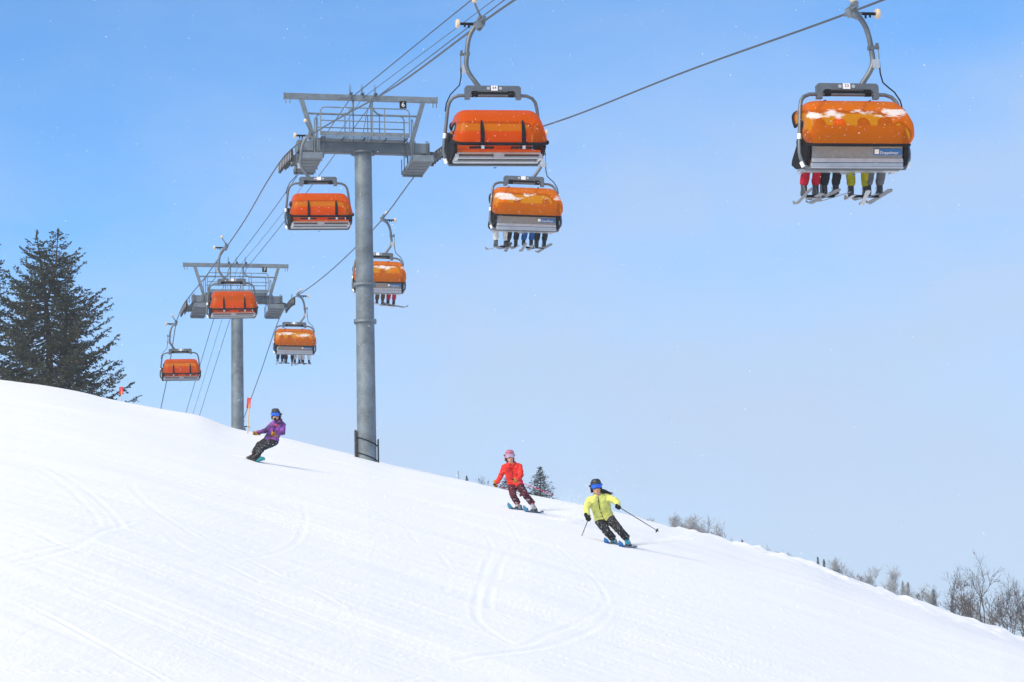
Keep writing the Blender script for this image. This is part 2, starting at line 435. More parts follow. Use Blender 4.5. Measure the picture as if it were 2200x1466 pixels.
TRACKS=[
  [ (-0.57,47.35), (-0.44,44.35), (-0.49,37.35), (-0.51,32.10), (-0.49,28.85), (-0.43,27.55), (-0.36,27.00), (-0.21,26.10), (-0.06,25.60), (0.31,27.50), (0.76,30.70), (1.04,32.85), (1.28,36.25) ],
  [ (-0.08,45.50), (-0.23,40.25), (-0.32,34.55), (-0.35,30.50), (-0.33,29.60) ],
  [ (0.75,49.25), (1.08,44.30), (1.24,41.30), (1.31,37.90), (1.28,34.85), (1.14,32.30), (0.74,28.75), (0.27,25.95), (-0.15,24.15), (-0.57,22.55) ],
  [ (-7.12,45.35), (-6.81,43.30), (-6.38,41.10), (-5.88,38.85), (-5.41,36.90), (-4.81,34.55), (-4.14,31.95) ],
  [ (-3.98,46.10), (-3.59,42.15), (-3.28,37.80), (-3.12,34.60), (-3.09,32.20), (-3.15,30.75), (-3.34,29.15) ],
  [ (-5.02,24.05), (-4.91,25.70), (-4.82,26.70), (-4.94,29.85), (-5.07,32.85) ],
  [ (-4.85,23.65), (-4.74,25.20), (-4.75,27.75) ],
  [ (-5.22,59.25), (-4.57,59.50), (-3.77,61.15) ],
  [ (-4.54,33.90), (-3.87,31.70), (-3.15,29.40), (-2.66,28.05), (-2.17,26.85), (-1.79,25.60) ],
  [ (-4.50,31.50), (-3.74,28.80), (-3.39,28.15), (-2.76,26.65) ],
  [ (-6.09,29.15), (-5.56,28.15), (-4.89,26.50), (-4.52,25.85) ],
  [ (-6.78,36.75), (-6.10,35.60), (-5.18,34.00) ],
  [ (3.26,59.50), (4.46,64.00), (6.52,70.70) ],
  [ (0.66,66.50), (1.98,69.10), (4.23,76.95) ],
  [ (-1.88,68.00), (-0.54,60.35), (-0.08,51.50), (0.10,46.95) ],
  [ (-3.91,50.90), (-3.14,49.40), (-2.24,46.10), (-1.59,40.30) ],
  [ (-1.26,39.40), (-0.97,35.75), (-0.92,31.30) ],
]
def smooth_line(P, step=.06):
    P = np.array(P, float); d = np.r_[0, np.cumsum(np.hypot(*np.diff(P, axis=0).T))]
    t = np.arange(0, d[-1], step)
    return np.c_[hermite(np.c_[d, P[:, 0]], t), hermite(np.c_[d, P[:, 1]], t)]
lines = []
for i, l in enumerate(TRACKS):
    P = smooth_line(l)
    lines.append((P, .036, .0058 if i < 3 else .0050))
# straight glide marks down the fall line, many skiers' worth
for i in range(260):
    x0 = rng.uniform(-13, 14); y0 = rng.uniform(16, 88)
    if abs(x0) > y0 * .23: continue
    hd = R(rng.normal(-33, 9)) if rng.random() < .8 else R(rng.uniform(10, 60))
    L = rng.uniform(3, 14); bend = rng.normal(0, .012)
    t = np.arange(0, L, .1); a = hd + bend * t
    P = np.c_[x0 + np.cumsum(-np.sin(a)) * .1, y0 - np.cumsum(np.cos(a)) * .1]
    w = rng.uniform(.02, .04); dep = rng.uniform(.003, .0075)
    lines.append((P, w, dep))
    if rng.random() < .6: lines.append((P + np.array([rng.uniform(.2, .45), .05]), w, dep))

def fine_relief(x, y):
    r = np.hypot(x, y)
    # slow swells, wind-brushed streaks along the fall line, small crumbs
    c, s = math.cos(R(33)), math.sin(R(33))
    u, v = x * c + y * s, -x * s + y * c
    z = .16 * vnoise(x / 6, y / 9, 1) + .040 * vnoise(u / 1.4, v / 7, 2) + (.008 * vnoise(u / .35, v / 4.5, 3)) * np.clip((110 - r) / 60, 0, 1) + .005 * vnoise(u / .12, v / 1.6, 4) * np.clip((50 - r) / 25, 0, 1)
    z += .004 * np.maximum(vnoise(x / .22, y / .3, 5) - .15, 0) * 2 * np.clip((60 - r) / 30, 0, 1)
    # loose lumps near the right-hand edge of the piste
    t = np.degrees(np.arctan2(x, y)); D = np.interp(t, [-12, -6, -3.4, .3, 2.4, 11], [140, 122, 110, 100, 98, 78])
    edge = np.clip((t - 1.5) / 3, 0, 1) * np.exp(-((r - D * .96) / (D * .12)) ** 2)
    z += edge * (.40 * np.maximum(vnoise(x / .9, y / 2.5, 6) + .05, 0) + .20 * np.maximum(vnoise(x / .3, y / .8, 7), 0))
    return z

th_a = np.concatenate([np.linspace(-180, -40, 15)[:-1], np.linspace(-40, -13.2, 40)[:-1], np.linspace(-13.2, 13.2, 860), np.linspace(13.2, 40, 40)[1:], np.linspace(40, 180, 15)[1:]])
r_a = np.concatenate([np.linspace(.6, 10, 20)[:-1], 1 / np.linspace(1 / 10., 1 / 60., 720)[:-1], np.linspace(60, 145, 330)[:-1], np.linspace(145, 240, 40)[:-1], np.linspace(240, 760, 60)])
TT, RR = np.meshgrid(np.radians(th_a), r_a)
X, Y = RR * np.sin(TT), RR * np.cos(TT)
Z = terrain(X, Y) + fine_relief(X, Y) * np.clip((160 - RR) / 30, 0, 1)
# press the ski tracks into the snow
for P, w, dep in lines:
    x0, x1, y0, y1 = P[:, 0].min() - .4, P[:, 0].max() + .4, P[:, 1].min() - .4, P[:, 1].max() + .4
    sel = np.nonzero((X > x0) & (X < x1) & (Y > y0) & (Y < y1))
    if len(sel[0]) == 0: continue
    px, py = X[sel], Y[sel]
    d2 = np.full(px.shape, 1e9)
    ky = np.maximum(1, .9 * (1.16e-4 * py * py) / w)          # no finer along the view than the mesh can carry
    dep = dep / ky ** .6
    for a in P: d2 = np.minimum(d2, (px - a[0]) ** 2 + ((py - a[1]) / ky) ** 2)
    d = np.sqrt(d2); dep = dep * np.clip(.95 + 1.5 * vnoise(px / .5, py / 1.4, 11), .15, 1.6)
    Z[sel] += -dep * np.exp(-(d / w) ** 2) + .55 * dep * np.exp(-((d - 2.1 * w) / (.8 * w)) ** 2)
nr, nc = X.shape
me = bpy.data.meshes.new("snow_slope")
me.vertices.add(nr * nc)
me.vertices.foreach_set("co", np.stack([X, Y, Z], -1).astype(np.float32).ravel())
idx = np.arange(nr * nc).reshape(nr, nc)
q = np.stack([idx[:-1, :-1], idx[1:, :-1], idx[1:, 1:], idx[:-1, 1:]], -1).reshape(-1, 4)[:, ::-1]
me.loops.add(q.size); me.loops.foreach_set("vertex_index", q.astype(np.int32).ravel())
me.polygons.add(len(q)); me.polygons.foreach_set("loop_start", np.arange(0, q.size, 4, dtype=np.int32))
me.update(calc_edges=True); me.validate(); me.shade_smooth()
snow = bpy.data.materials.new("packed_snow"); snow.use_nodes = True
nt = snow.node_tree; b = nt.nodes["Principled BSDF"]; N, L = nt.nodes.new, nt.links.new
b.inputs["Base Color"].default_value = (0.90, 0.915, 0.935, 1); b.inputs["Roughness"].default_value = 0.55; b.inputs["Specular IOR Level"].default_value = 0.3
tc = N("ShaderNodeTexCoord")
mp = N("ShaderNodeMapping"); mp.inputs["Rotation"].default_value = (0, 0, R(-33)); mp.inputs["Scale"].default_value = (3.0, .5, 1)
n1 = N("ShaderNodeTexNoise"); n1.inputs["Scale"].default_value = 2.2; n1.inputs["Detail"].default_value = 8; n1.inputs["Roughness"].default_value = .65
n2 = N("ShaderNodeTexNoise"); n2.inputs["Scale"].default_value = 22; n2.inputs["Detail"].default_value = 6; n2.inputs["Roughness"].default_value = .75
L(tc.outputs["Object"], mp.inputs[0]); L(mp.outputs[0], n1.inputs["Vector"]); L(tc.outputs["Object"], n2.inputs["Vector"])
ad = N("ShaderNodeMath"); ad.operation = 'ADD'; L(n1.outputs["Fac"], ad.inputs[0]); L(n2.outputs["Fac"], ad.inputs[1])
bp = N("ShaderNodeBump"); bp.inputs["Strength"].default_value = .38; bp.inputs["Distance"].default_value = .03
L(ad.outputs[0], bp.inputs["Height"]); L(bp.outputs[0], b.inputs["Normal"])
me.materials.append(snow)
slope = link("snow_slope", me); tag(slope, kind='structure')

# ------------------------------------------------------------------ the chairlift line
LINE = 12.4                                   # heading of the line, degrees left of straight ahead
TL = math.tan(R(LINE)); CL, SL = math.cos(R(LINE)), math.sin(R(LINE))
ROPE_L = [(-20, 5.5), (5, 9.0), (30, 12.1), (45, 14.1), (54.6, 15.5), (70.2, 17.44), (85.5, 19.75), (92, 20.65), (96, 21.05), (100, 21.2), (110, 21.25), (118, 21.5), (130, 21.95), (138, 22.4), (142.7, 22.6), (146, 22.5), (148, 22.28), (150, 21.6), (152.7, 20.5), (160.4, 18.5), (172, 15.8), (200, 9.6), (230, 3.5)]
ROPE_R = [(-20, 4.8), (5, 8.2), (30, 11.3), (51.1, 14.1), (62, 15.75), (78.4, 18.1), (90, 20.1), (94, 21.1), (97, 21.52), (101, 21.6), (111, 21.35), (118.8, 21.5), (130, 21.95), (140.4, 22.65), (144, 22.95), (148, 22.75), (159, 20.65), (170.9, 18.46), (185, 15.8), (205, 11.6), (235, 5.5)]
X0 = {'L': 12.2, 'R': 18.6}
def rope_at(side, y):
    return Vector((X0[side] - TL * y, y, float(hermite(ROPE_L if side == 'L' else ROPE_R, np.array([y], float))[0])))
for side, lab in (('L', 'dark steel haul rope carrying the empty descending chairs, left side of the towers'), ('R', 'dark steel haul rope carrying the riders away, right side of the towers')):
    ys = np.concatenate([np.arange(-20, 140, 2.0), np.arange(140, 152, .6), np.arange(152, 231, 3.0)])
    o = MB().tube([rope_at(side, y) for y in ys], .027, 8).build("haul_rope", M['rope'])
    tag(o, lab, "rope", "haul ropes of the chairlift")
def cable_pts(lat, pts):
    ys = np.concatenate([np.arange(10, 96, 3), [96.3], np.arange(99, 143, 3), [143.3], np.arange(146, 210, 3)])
    x0 = 15.4 + lat / CL
    zs = np.concatenate([hermite(pts[0], ys[ys < 96.3]), hermite(pts[1], ys[(ys >= 96.3) & (ys <= 143.3)]), hermite(pts[2], ys[ys > 143.3])])
    return [(x0 - TL * y, y, z) for y, z in zip(ys, zs)]
SPAN = lambda d: ([(0, 14.0 + d), (40, 16.6 + d), (74, 20.8 + d), (96.3, 23.45)], [(96.3, 23.45), (112, 23.75 + d), (122, 24.0 + d), (143.3, 24.75)], [(143.3, 24.75), (153, 23.1 + d), (173, 19.6 + d), (210, 13.5 + d)])
for lat, d, rr, lab in ((-.47, 0.0, .020, 'thick communication cable hung highest, left of three between the tower tops'), (.0, -.15, .012, 'thin wire, middle of three strung between the tower tops'), (.53, 0.0, .018, 'black communication cable, right of three strung between the tower tops')):
    o = MB().tube(cable_pts(lat, SPAN(d)), rr, 6).build("communication_cable", M['cable'])
    tag(o, lab, "cable", "communication cables between the tower tops")

# ------------------------------------------------------------------ lift towers
def sheave_mesh():
    me_w = MB().lathe([(.05, -.055), (.15, -.05), (.19, -.035), (.19, .035), (.15, .05), (.05, .055)], axis='X', n=18).mesh("sheave", M['sheave'])
    me_t = MB().lathe([(.185, -.045), (.225, -.045), (.225, -.012), (.21, 0), (.225, .012), (.225, .045), (.185, .045)], axis='X', n=18).mesh("tyre", M['tyre'])
    return me_w, me_t
SHEAVE, TYRE = sheave_mesh()

def tower(y, base_z, h_rope, digit, label, ring_h, pads):
    x = 15.4 - TL * y
    t = tag(empty("lift_tower", (x, y, base_z), R(LINE)), label, "lift tower", "lift towers carrying the ropes over the ridge")
    H = h_rope                                         # rope height over the base
    # post
    mb = MB(); top = H + .12
    mb.tube([(0, 0, -1.2), (0, 0, top - .1)], [.385, .34], 32)
    post = mb.build("post", M['galv_pole'], t)
    fl = MB().lathe([(.36, top - .16), (.50, top - .15), (.50, top - .08), (.36, top - .07)], n=32)
    for j in range(18):
        a = 2 * math.pi * j / 18; fl.cyl((.45 * math.cos(a), .45 * math.sin(a), top - .19), (.45 * math.cos(a), .45 * math.sin(a), top - .04), .02, 6)
    fl.build("flange", M['galv_dark'], post)
    for hh in ring_h:
        fb = MB().lathe([(.36, hh - .05), (.45, hh - .045), (.45, hh - .005), (.45, hh + .005), (.45, hh + .045), (.36, hh + .05)], n=32)
        for j in range(22):
            a = 2 * math.pi * j / 22; fb.cyl((.425 * math.cos(a), .425 * math.sin(a), hh - .09), (.425 * math.cos(a), .425 * math.sin(a), hh + .09), .016, 6)
        fb.build("flange", M['galv'], post)
    if pads:
        for a0, nm in ((R(186), 'a'), (R(-6), 'b')):
            pd = MB()
            for k in range(3):
                a = a0 + (k - 1) * .16
                pd.box((.455 * math.cos(a), .455 * math.sin(a), .42 - .18 * math.cos(a0)), (.05, .075, 1.1 + .06 * (k % 2)), Matrix.Rotation(a, 3, 'Z'))
            pd.build("pad", M['pad'], t)
        for hh in (.12, .72):
            MB().tube([(.40 * math.cos(a), .40 * math.sin(a), hh - .18 * math.cos(a) * .9) for a in np.linspace(0, 2 * math.pi, 33)[:-1]], .022, 6, closed=True).build("strap", M['black'], t)
    # crossarm: round-shouldered box girder with heavier ends
    cb = MB()
    z = H + .20
    o_ = .225; c_ = .075
    sec = [(-o_, -o_ + c_), (-o_ + c_, -o_), (o_ - c_, -o_), (o_, -o_ + c_), (o_, o_ - c_), (o_ - c_, o_), (-o_ + c_, o_), (-o_, o_ - c_)]
    V = [(xx, a * 1.0, z + b) for xx in (-1.75, 1.75) for a, b in sec]
    cb.add(V, [tuple(range(7, -1, -1)), tuple(range(8, 16))] + [(i, (i + 1) % 8, (i + 1) % 8 + 8, i + 8) for i in range(8)])
    cb.build("crossarm", M['galv_dark'], t)
    for sgn in (-1, 1):
        hd = MB().box((sgn * 2.19, 0, z + .01), (.86, .52, .40)).box((sgn * 1.765, 0, z), (.03, .62, .56)).box((sgn * 2.635, 0, z), (.03, .58, .48))
        for xx in (2.05, 2.5, 2.57):
            hd.cyl((sgn * xx, -.30, z - .22), (sgn * xx, -.30, z + .3), .022, 6)
        hd.build("crossarm_end", M['galv'], t)
        # upright to the lifting frame
        up = MB().bar((sgn * 1.95, 0, z + .26), (sgn * 2.45, 0, H + 2.13), .17, .17, up=(0, 1, 0)).box((sgn * 1.95, 0, z + .235), (.34, .34, .04))
        up.build("upright", M['galv'], t)
    # lifting frame beam on top
    gb = MB().box((-.06, 0, H + 2.25), (6.2, .18, .22))
    for xx in (-3.14, 3.02): gb.box((xx, 0, H + 2.25), (.035, .24, .27))
    for xx in (-3.08, -2.92, 2.84, 2.98): gb.bar((xx, -.12, H + 2.19), (xx, -.12, H + 1.92), .035, .05, up=(0, 1, 0))
    for xx in (-.7, -.4, .5, .9, 1.3): gb.cyl((xx, -.115, H + 2.25), (xx, -.09, H + 2.25), .035, 8)
    gb.build("lifting_beam", M['galv'], t)
    # number plate
    npl = MB().box((1.62, -.13, H + 2.00), (.28, .02, .30)).build("number_plate", M['blackplate'], t)
    d = link("digit", text_mesh("digit", digit, .27, M['white']), npl)
    d.location = (1.62, -.1425, H + 2.00); d.rotation_euler = (R(90), 0, 0)
    # cable saddles and loops on the beam
    sd = MB()
    for xx in (-.47, 0, .53):
        sd.box((xx, 0, H + 2.405), (.12, .3, .09))
        sd.tube([(xx - .05, -.2, H + 2.35), (xx - .09, -.25, H + 2.6), (xx - .06, -.25, H + 2.75), (xx - .02, -.25, H + 2.6), (xx - .05, -.15, H + 2.40)], .012, 5)
    sd.tube([(-.95, -.12, H + 2.15), (-.85, -.2, H + 2.18), (-.65, -.2, H + 2.15), (-.5, -.15, H + 2.28)], .014, 5)
    sd.tube([(.53, -.1, H + 2.35), (.30, -.3, H + 2.1), (.1, -.3, H + 1.5), (-.05, -.2, H + .6)], .016, 5)
    sd.build("cable_saddle", M['galv_dark'], t)
    # catwalk: toe board, open grating, rails
    MB().box((0, -.62, H + .64), (3.55, .02, .17)).box((0, .62, H + .64), (3.55, .02, .17)).build("toe_board", M['galv'], t)
    gr = MB()
    for xx in np.arange(-1.74, 1.75, .10): gr.box((xx, 0, H + .54), (.010, 1.2, .024))
    for yy in np.arange(-.58, .6, .145): gr.box((0, yy, H + .541), (3.5, .008, .016))
    gr.build("grating", M['galv'], t)['kind'] = 'stuff'
    br = MB()
    for xx in (-1.7, -.85, 0, .85, 1.7): br.bar((xx, -.6, H + .505), (xx, .6, H + .505), .05, .035)
    for xx in (-1.6, 1.6): br.bar((xx, -.2, z + .1), (xx, -.56, H + .50), .05, .05).bar((xx, .2, z + .1), (xx, .56, H + .50), .05, .05)
    br.build("catwalk_bracket", M['galv_dark'], t)
    for sy in (-.62, .62):
        c = .16; z0, z1 = H + .56, H + 1.70; xa = 1.78
        pts = [(-xa, sy, z0), (-xa, sy, z1 - c), (-xa + .05, sy, z1 - .05), (-xa + c, sy, z1), (xa - c, sy, z1), (xa - .05, sy, z1 - .05), (xa, sy, z1 - c), (xa, sy, z0)]
        MB().tube(pts, .026, 8).build("guard_rail", M['galv'], t)
        MB().tube([(-xa, sy, H + 1.16), (xa, sy, H + 1.16)], .022, 8).build("mid_rail", M['galv'], t)
        for xx in (-.62, .30, .78):
            MB().tube([(xx, sy, z0), (xx, sy, z1)], .022, 8).build("rail_post", M['galv'], t)
    # centre hoop pipes from the beam down to the uprights
    for sgn in (-1, 1):
        a = .38
        MB().tube([(sgn * a, 0, H + 2.15), (sgn * a, 0, H + 1.92), (sgn * (a + .08), 0, H + 1.75), (sgn * (a + .22), 0, H + 1.62), (sgn * (a + .42), 0, H + 1.57), (sgn * 2.28, 0, H + 1.57)], .042, 10).build("brace_pipe", M['galv'], t)
        MB().tube([(sgn * (a - .02), .12, H + 2.15), (sgn * (a - .02), .12, H + .45)], .022, 6).build("hanger_rod", M['galv_dark'], t)
    # ladders' hoop at each end
    for sgn in (-1, 1):
        lx = sgn * 1.86
        lb = MB().tube([(lx + sgn * .02, -.48, z - .55), (lx + sgn * .02, -.48, H + 1.25), (lx + sgn * .06, -.40, H + 1.35), (lx + sgn * .12, -.30, H + 1.25), (lx + sgn * .12, -.30, z - .55)], .022, 6)
        lb.build("ladder_hoop", M['galv'], t)
    # rope trains, service platforms under each arm end
    for sgn, side in ((-1, 'L'), (1, 'R')):
        X = sgn * 3.13
        yr = y + X * SL                                   # depth of this end of the arm
        offs = np.arange(-2.1, 1.7, .525) if side == 'L' else np.arange(-1.9, 1.9, .525)
        P = []
        for oy in offs:
            wy = yr + oy * CL
            P.append((X, oy, rope_at(side, wy).z - base_z))
        for p in P:
            w = link("sheave", SHEAVE, t); w.location = (p[0], p[1], p[2] - .24)
            link("tyre", TYRE, w)
        # rocker beams, a pair of cheeks per two wheels and a long beam for all
        for i in range(0, len(P) - 1, 2):
            a, b = Vector(P[i]), Vector(P[i + 1])
            rb = MB()
            for dx in (-sgn * .085,):
                rb.bar(a + Vector((dx, -.06, -.29)), b + Vector((dx, .06, -.29)), .02, .10)
            rb.build("rocker", M['galv_dark'], t)
        a, b = Vector(P[1]), Vector(P[-2])
        mid = (Vector(P[len(P) // 2]))
        lb = MB()
        for dx in (-sgn * .14,):
            lb.bar(a + Vector((dx, 0, -.33)), mid + Vector((dx, 0, -.38)), .03, .20).bar(mid + Vector((dx, 0, -.38)), b + Vector((dx, 0, -.33)), .03, .20)
        lb.cyl((X, 0, mid.z - .33), (sgn * 2.62, 0, mid.z - .33), .085, 12)
        lb.bar((X - sgn * .2, .0, mid.z - .36), (sgn * 2.45, 0, z - .18), .2, .25)
        lb.build("balance_beam", M['galv_dark'], t)
        e0 = Vector(P[0])
        MB().box(e0 + Vector((-sgn * .15, -.1, .0)), (.05, .10, .30)).build("rope_catcher", M['galv'], t)
        # platform: stepped tray hung under the arm end, follows the rope
        sl = (P[-1][2] - P[0][2]) / (P[-1][1] - P[0][1]) - .12
        xin, xout = sgn * 1.80, sgn * 2.62
        xm = (xin + xout) / 2; zb = z - .72
        L2 = 1.25
        for k in range(5):
            yy = -L2 + (k + .5) * L2 * 2 / 5
            pf = MB().box((xm, yy, zb + sl * yy), (abs(xout - xin) - .06, L2 * 2 / 5 - .05, .03), Matrix.Rotation(math.atan(sl * .6), 3, 'X'))
            pf.build("platform_step", M['galv_dark'], t)  # darker steel paints in the shade of the platform's underside
        sf = MB()
        for xx in (xin, xout):
            sf.bar((xx, -L2, zb + .06 - sl * L2), (xx, L2, zb + .06 + sl * L2), .03, .15)
        sf.box((xm, -L2, zb + .07 - sl * L2), (abs(xout - xin), .03, .24)).box((xm, L2, zb + .02 + sl * L2), (abs(xout - xin), .03, .2))
        sf.build("platform_frame", M['galv'], t)
        for yy in (-.45, .45):
            hg = MB().bar((xin + sgn * .08, yy, z - .1), (xin + sgn * .08, yy, zb + sl * yy), .05, .05, up=(0, 1, 0)).build("platform_hanger", M['galv_dark'], t)
            MB().bar((xout - sgn * .08, yy, z - .1), (xout - sgn * .08, yy, zb + sl * yy), .05, .05, up=(0, 1, 0)).build("platform_hanger", M['galv_dark'], t)
        xr = xin - sgn * .04
        for yy in (-1.2, -.75, .6, 1.2): MB().tube([(xr, yy, zb + sl * yy - .02), (xr, yy, zb + sl * yy + .62)], .018, 6).build("platform_rail", M['galv_dark'], t)
    return t
tower(96.3, gz(15.4 - TL * 96.3, 96.3), 21.2 - gz(15.4 - TL * 96.3, 96.3), "6", "tall grey steel lift tower with number 6 plate, standing on the ridge in black pads", [6.95, 5.48], True)
tower(143.3, gz(15.4 - TL * 143.3, 143.3), 22.72 - gz(15.4 - TL * 143.3, 143.3), "7", "farther grey steel lift tower with number 7 plate, its foot hidden behind the ridge", [], False)

# ------------------------------------------------------------------ chairs
CLOSED = [(1.00, .37), (1.05, .55), (1.02, .80), (.90, 1.04), (.65, 1.25), (.28, 1.35), (-.12, 1.34), (-.42, 1.22)]
OPEN = [(.66, 1.52), (.38, 1.585), (.03, 1.59), (-.30, 1.51), (-.58, 1.29), (-.74, .98), (-.75, .70), (-.66, .50)]
PIV = Vector((0, .12, .72))
def bubble_surface(arc, wid=1.16):
    A = np.array(arc); d = np.r_[0, np.cumsum(np.hypot(*np.diff(A, axis=0).T))]; t = np.linspace(0, d[-1], 30)
    Y, Zz = hermite(np.c_[d, A[:, 0]], t), hermite(np.c_[d, A[:, 1]], t)
    half = [(0, 1, 1), (.25, 1, 1), (.5, 1, 1), (.70, .998, 1), (.80, .99, 1), (.87, .965, 1), (.925, .92, 1), (.96, .86, 1), (.985, .77, 1), (1.0, .64, 1), (1.0, .5, 1)]
    W = [(-x, s) for x, s, _ in half[::-1]] + [(x, s) for x, s, _ in half[1:]]
    rows = []
    for k, (a, b) in enumerate(zip(Y, Zz)):
        xh = wid - .17 * min(1, max(0, (b - .35) / .95)) if wid < 1.2 else wid - .13 * min(1, max(0, (b - 1.0) / .6)) - .10 * min(1, max(0, (.78 - b) / .28)) ** 2
        row = []
        for x, s in W:
            row.append((xh * x, PIV.y + (a - PIV.y) * s, PIV.z + (b - PIV.z) * s))
        rows.append(row)
    return rows
def make_chair(opened):
    t = empty("lift_chair")
    # hanging gear
    X = Vector
    arm = MB()
    pts = [(.30, .1, 1.93), (.44, .1, 2.12), (.56, .1, 2.30), (.615, .1, 2.45), (.60, .1, 2.75), (.56, .1, 3.05), (.50, .1, 3.25), (.40, .1, 3.42), (.34, .1, 3.50)]
    P = np.array(pts); d = np.r_[0, np.cumsum(np.linalg.norm(np.diff(P, axis=0), axis=1))]; tt = np.linspace(0, d[-1], 22)
    arm.tube(np.c_[hermite(np.c_[d, P[:, 0]], tt), P[0, 1] + 0 * tt, hermite(np.c_[d, P[:, 2]], tt)], .058, 10)
    arm.build("hanger_arm", M['frame'], t)
    g = MB()
    g.box((.30, .1, 3.50), (.20, .16, .13), Matrix.Rotation(.4, 3, 'Y')).cyl((.20, -.25, 3.60), (.20, .45, 3.60), .048, 10).box((.17, .1, 3.56), (.09, .22, .20), Matrix.Rotation(-.3, 3, 'Y'))
    g.cyl((.22, -.14, 3.47), (.22, -.05, 3.47), .06, 14).cyl((.22, -.2, 3.68), (.22, .1, 3.72), .05, 10)
    grip = g.build("grip", M['galv'], t)
    MB().cyl((.27, -.06, 3.50), (.27, -.04, 3.50), .045, 12).build("cap", M['blue'], grip)
    ro = MB().cyl((.34, .1, 3.53), (.74, .1, 3.53), .035, 8).cyl((.52, .1, 3.53), (.52, .1, 3.43), .025, 6).cyl((.62, .1, 3.53), (.62, .1, 3.45), .025, 6).build("roller_shaft", M['black'], grip)
    MB().lathe([(.04, -.045), (.10, -.04), (.11, -.02), (.11, .02), (.10, .04), (.04, .045)], (.79, .1, 3.53), 'X', 16).build("roller", M['cream'], grip)
    tl = MB().tube([(.22, .15, 3.68), (.30, .3, 3.76), (.40, .5, 3.84), (.46, .6, 3.92)], .028, 6).build("grip_lever", M['galv'], grip)
    MB().ball((.46, .62, 3.97), .07, 6).build("lever_roller", M['cream'], grip)
    # damper box and sensor rods
    MB().box((.66, .06, 2.42), (.15, .12, .18)).build("damper_box", M['alu'], t)
    MB().cyl((.56, .06, 2.78), (.76, .06, 2.78), .035, 8).box((.72, .06, 2.81), (.05, .07, .13)).box((.59, .09, 2.78), (.12, .12, .09)).build("arm_clamp", M['frame'], t)
    MB().tube([(.74, .06, 2.78), (.75, .06, 2.45)], .014, 5).build("rod", M['galv'], t)
    MB().tube([(.75, .06, 2.45), (.755, .06, 2.22), (.80, .06, 2.02), (.92, .04, 1.90), (1.02, .0, 1.80), (1.12, -.05, 1.6), (1.15, -.08, 1.40)], .016, 6).build("cable", M['black'], t)
    # spreader beam
    bm_ = MB()
    poly = [(-.69, 1.70), (-.56, 1.70), (-.56, 1.83), (-.52, 1.86), (.52, 1.86), (.56, 1.83), (.56, 1.70), (.69, 1.70), (.69, 1.94), (.64, 1.99), (-.64, 1.99), (-.69, 1.94)]
    # concave outline: split into three convex prisms
    bm_.prism([(-.69, 1.86), (.69, 1.86), (.69, 1.94), (.64, 1.99), (-.64, 1.99), (-.69, 1.94)], .04, .16)
    for s in (-1, 1):
        q = [(s * .69, 1.66), (s * .57, 1.66), (s * .57, 1.8), (s * .50, 1.86), (s * .69, 1.86)]
        bm_.prism(q if s > 0 else q[::-1], .042, .158)
    beam = bm_.build("spreader_beam", M['frame'], t)
    MB().cyl((-.46, .1, 1.80), (.46, .1, 1.80), .05, 8).cyl((-.52, .1, 1.79), (-.38, .1, 1.79), .075, 10).cyl((.38, .1, 1.79), (.52, .1, 1.79), .075, 10).build("suspension_shaft", M['black'], t)
    for sy, ys in ((-1, .03), (1, .17)):
        pl = MB().box((-.03, ys, 1.925), (.16, .012, .12)).build("number_plate", M['white'], beam)
        for xx in (-.18, .12): MB().cyl((xx, ys - .008, 1.92), (xx, ys + .008, 1.92), .04, 14).build("bolt", M['alu'], beam)
    # tubular hoop
    hp = [(0, .1, 1.76), (.66, .1, 1.76), (.84, .09, 1.755), (.98, .07, 1.70), (1.06, .04, 1.60), (1.10, .0, 1.45), (1.15, -.05, 1.05), (1.20, -.1, .66), (1.215, -.12, .45), (1.20, -.13, .34), (1.14, -.14, .18), (1.06, -.15, .12)]
    full = [(-a, b_, c_) for a, b_, c_ in hp[:0:-1]] + hp
    MB().tube(full, .042, 10).build("hoop_frame", M['frame'], t)
    for s in (-1, 1):
        MB().cyl((s * 1.175, -.075, .86), (s * 1.19, -.09, .74), .047, 10).cyl((s * 1.19, -.13, .25), (s * 1.15, -.14, .14), .047, 10).build("sleeve", M['white'], t)
    # seat
    st = MB()
    sec = [(-.18, .20), (.40, .22), (.50, .235), (.54, .27), (.53, .32), (.47, .345), (.15, .32), (-.14, .30), (-.2, .27)]
    n = len(sec); V = [(sx * 1.02, a, b_) for sx in (-1, 1) for a, b_ in sec]
    st.add(V, [tuple(range(n)), tuple(range(2 * n - 1, n - 1, -1))] + [(i, i + n, (i + 1) % n + n, (i + 1) % n) for i in range(n)])
    st.build("seat", M['cushion'], t)
    ra = MB()
    ra.bar((-1.02, .53, .245), (1.02, .53, .245), .03, .04).bar((-1.04, .42, .165), (1.04, .42, .165), .09, .045).bar((-1.04, .12, .115), (1.04, .12, .115), .14, .03).bar((-1.0, .3, .175), (1.0, .3, .175), .05, .02)
    ra.build("seat_rail", M['alu'], t)
    ua = MB().bar((-1.03, .18, .185), (1.03, .18, .185), .62, .02)
    ua.build("seat_pan", M['panel'], t)
    MB().box((.0, .49, .175), (.26, .05, .11)).build("lock_box", M['alu'], t)
    MB().bar((-1.10, -.16, .11), (1.10, -.16, .11), .07, .06).build("rear_tube", M['frame'], t)
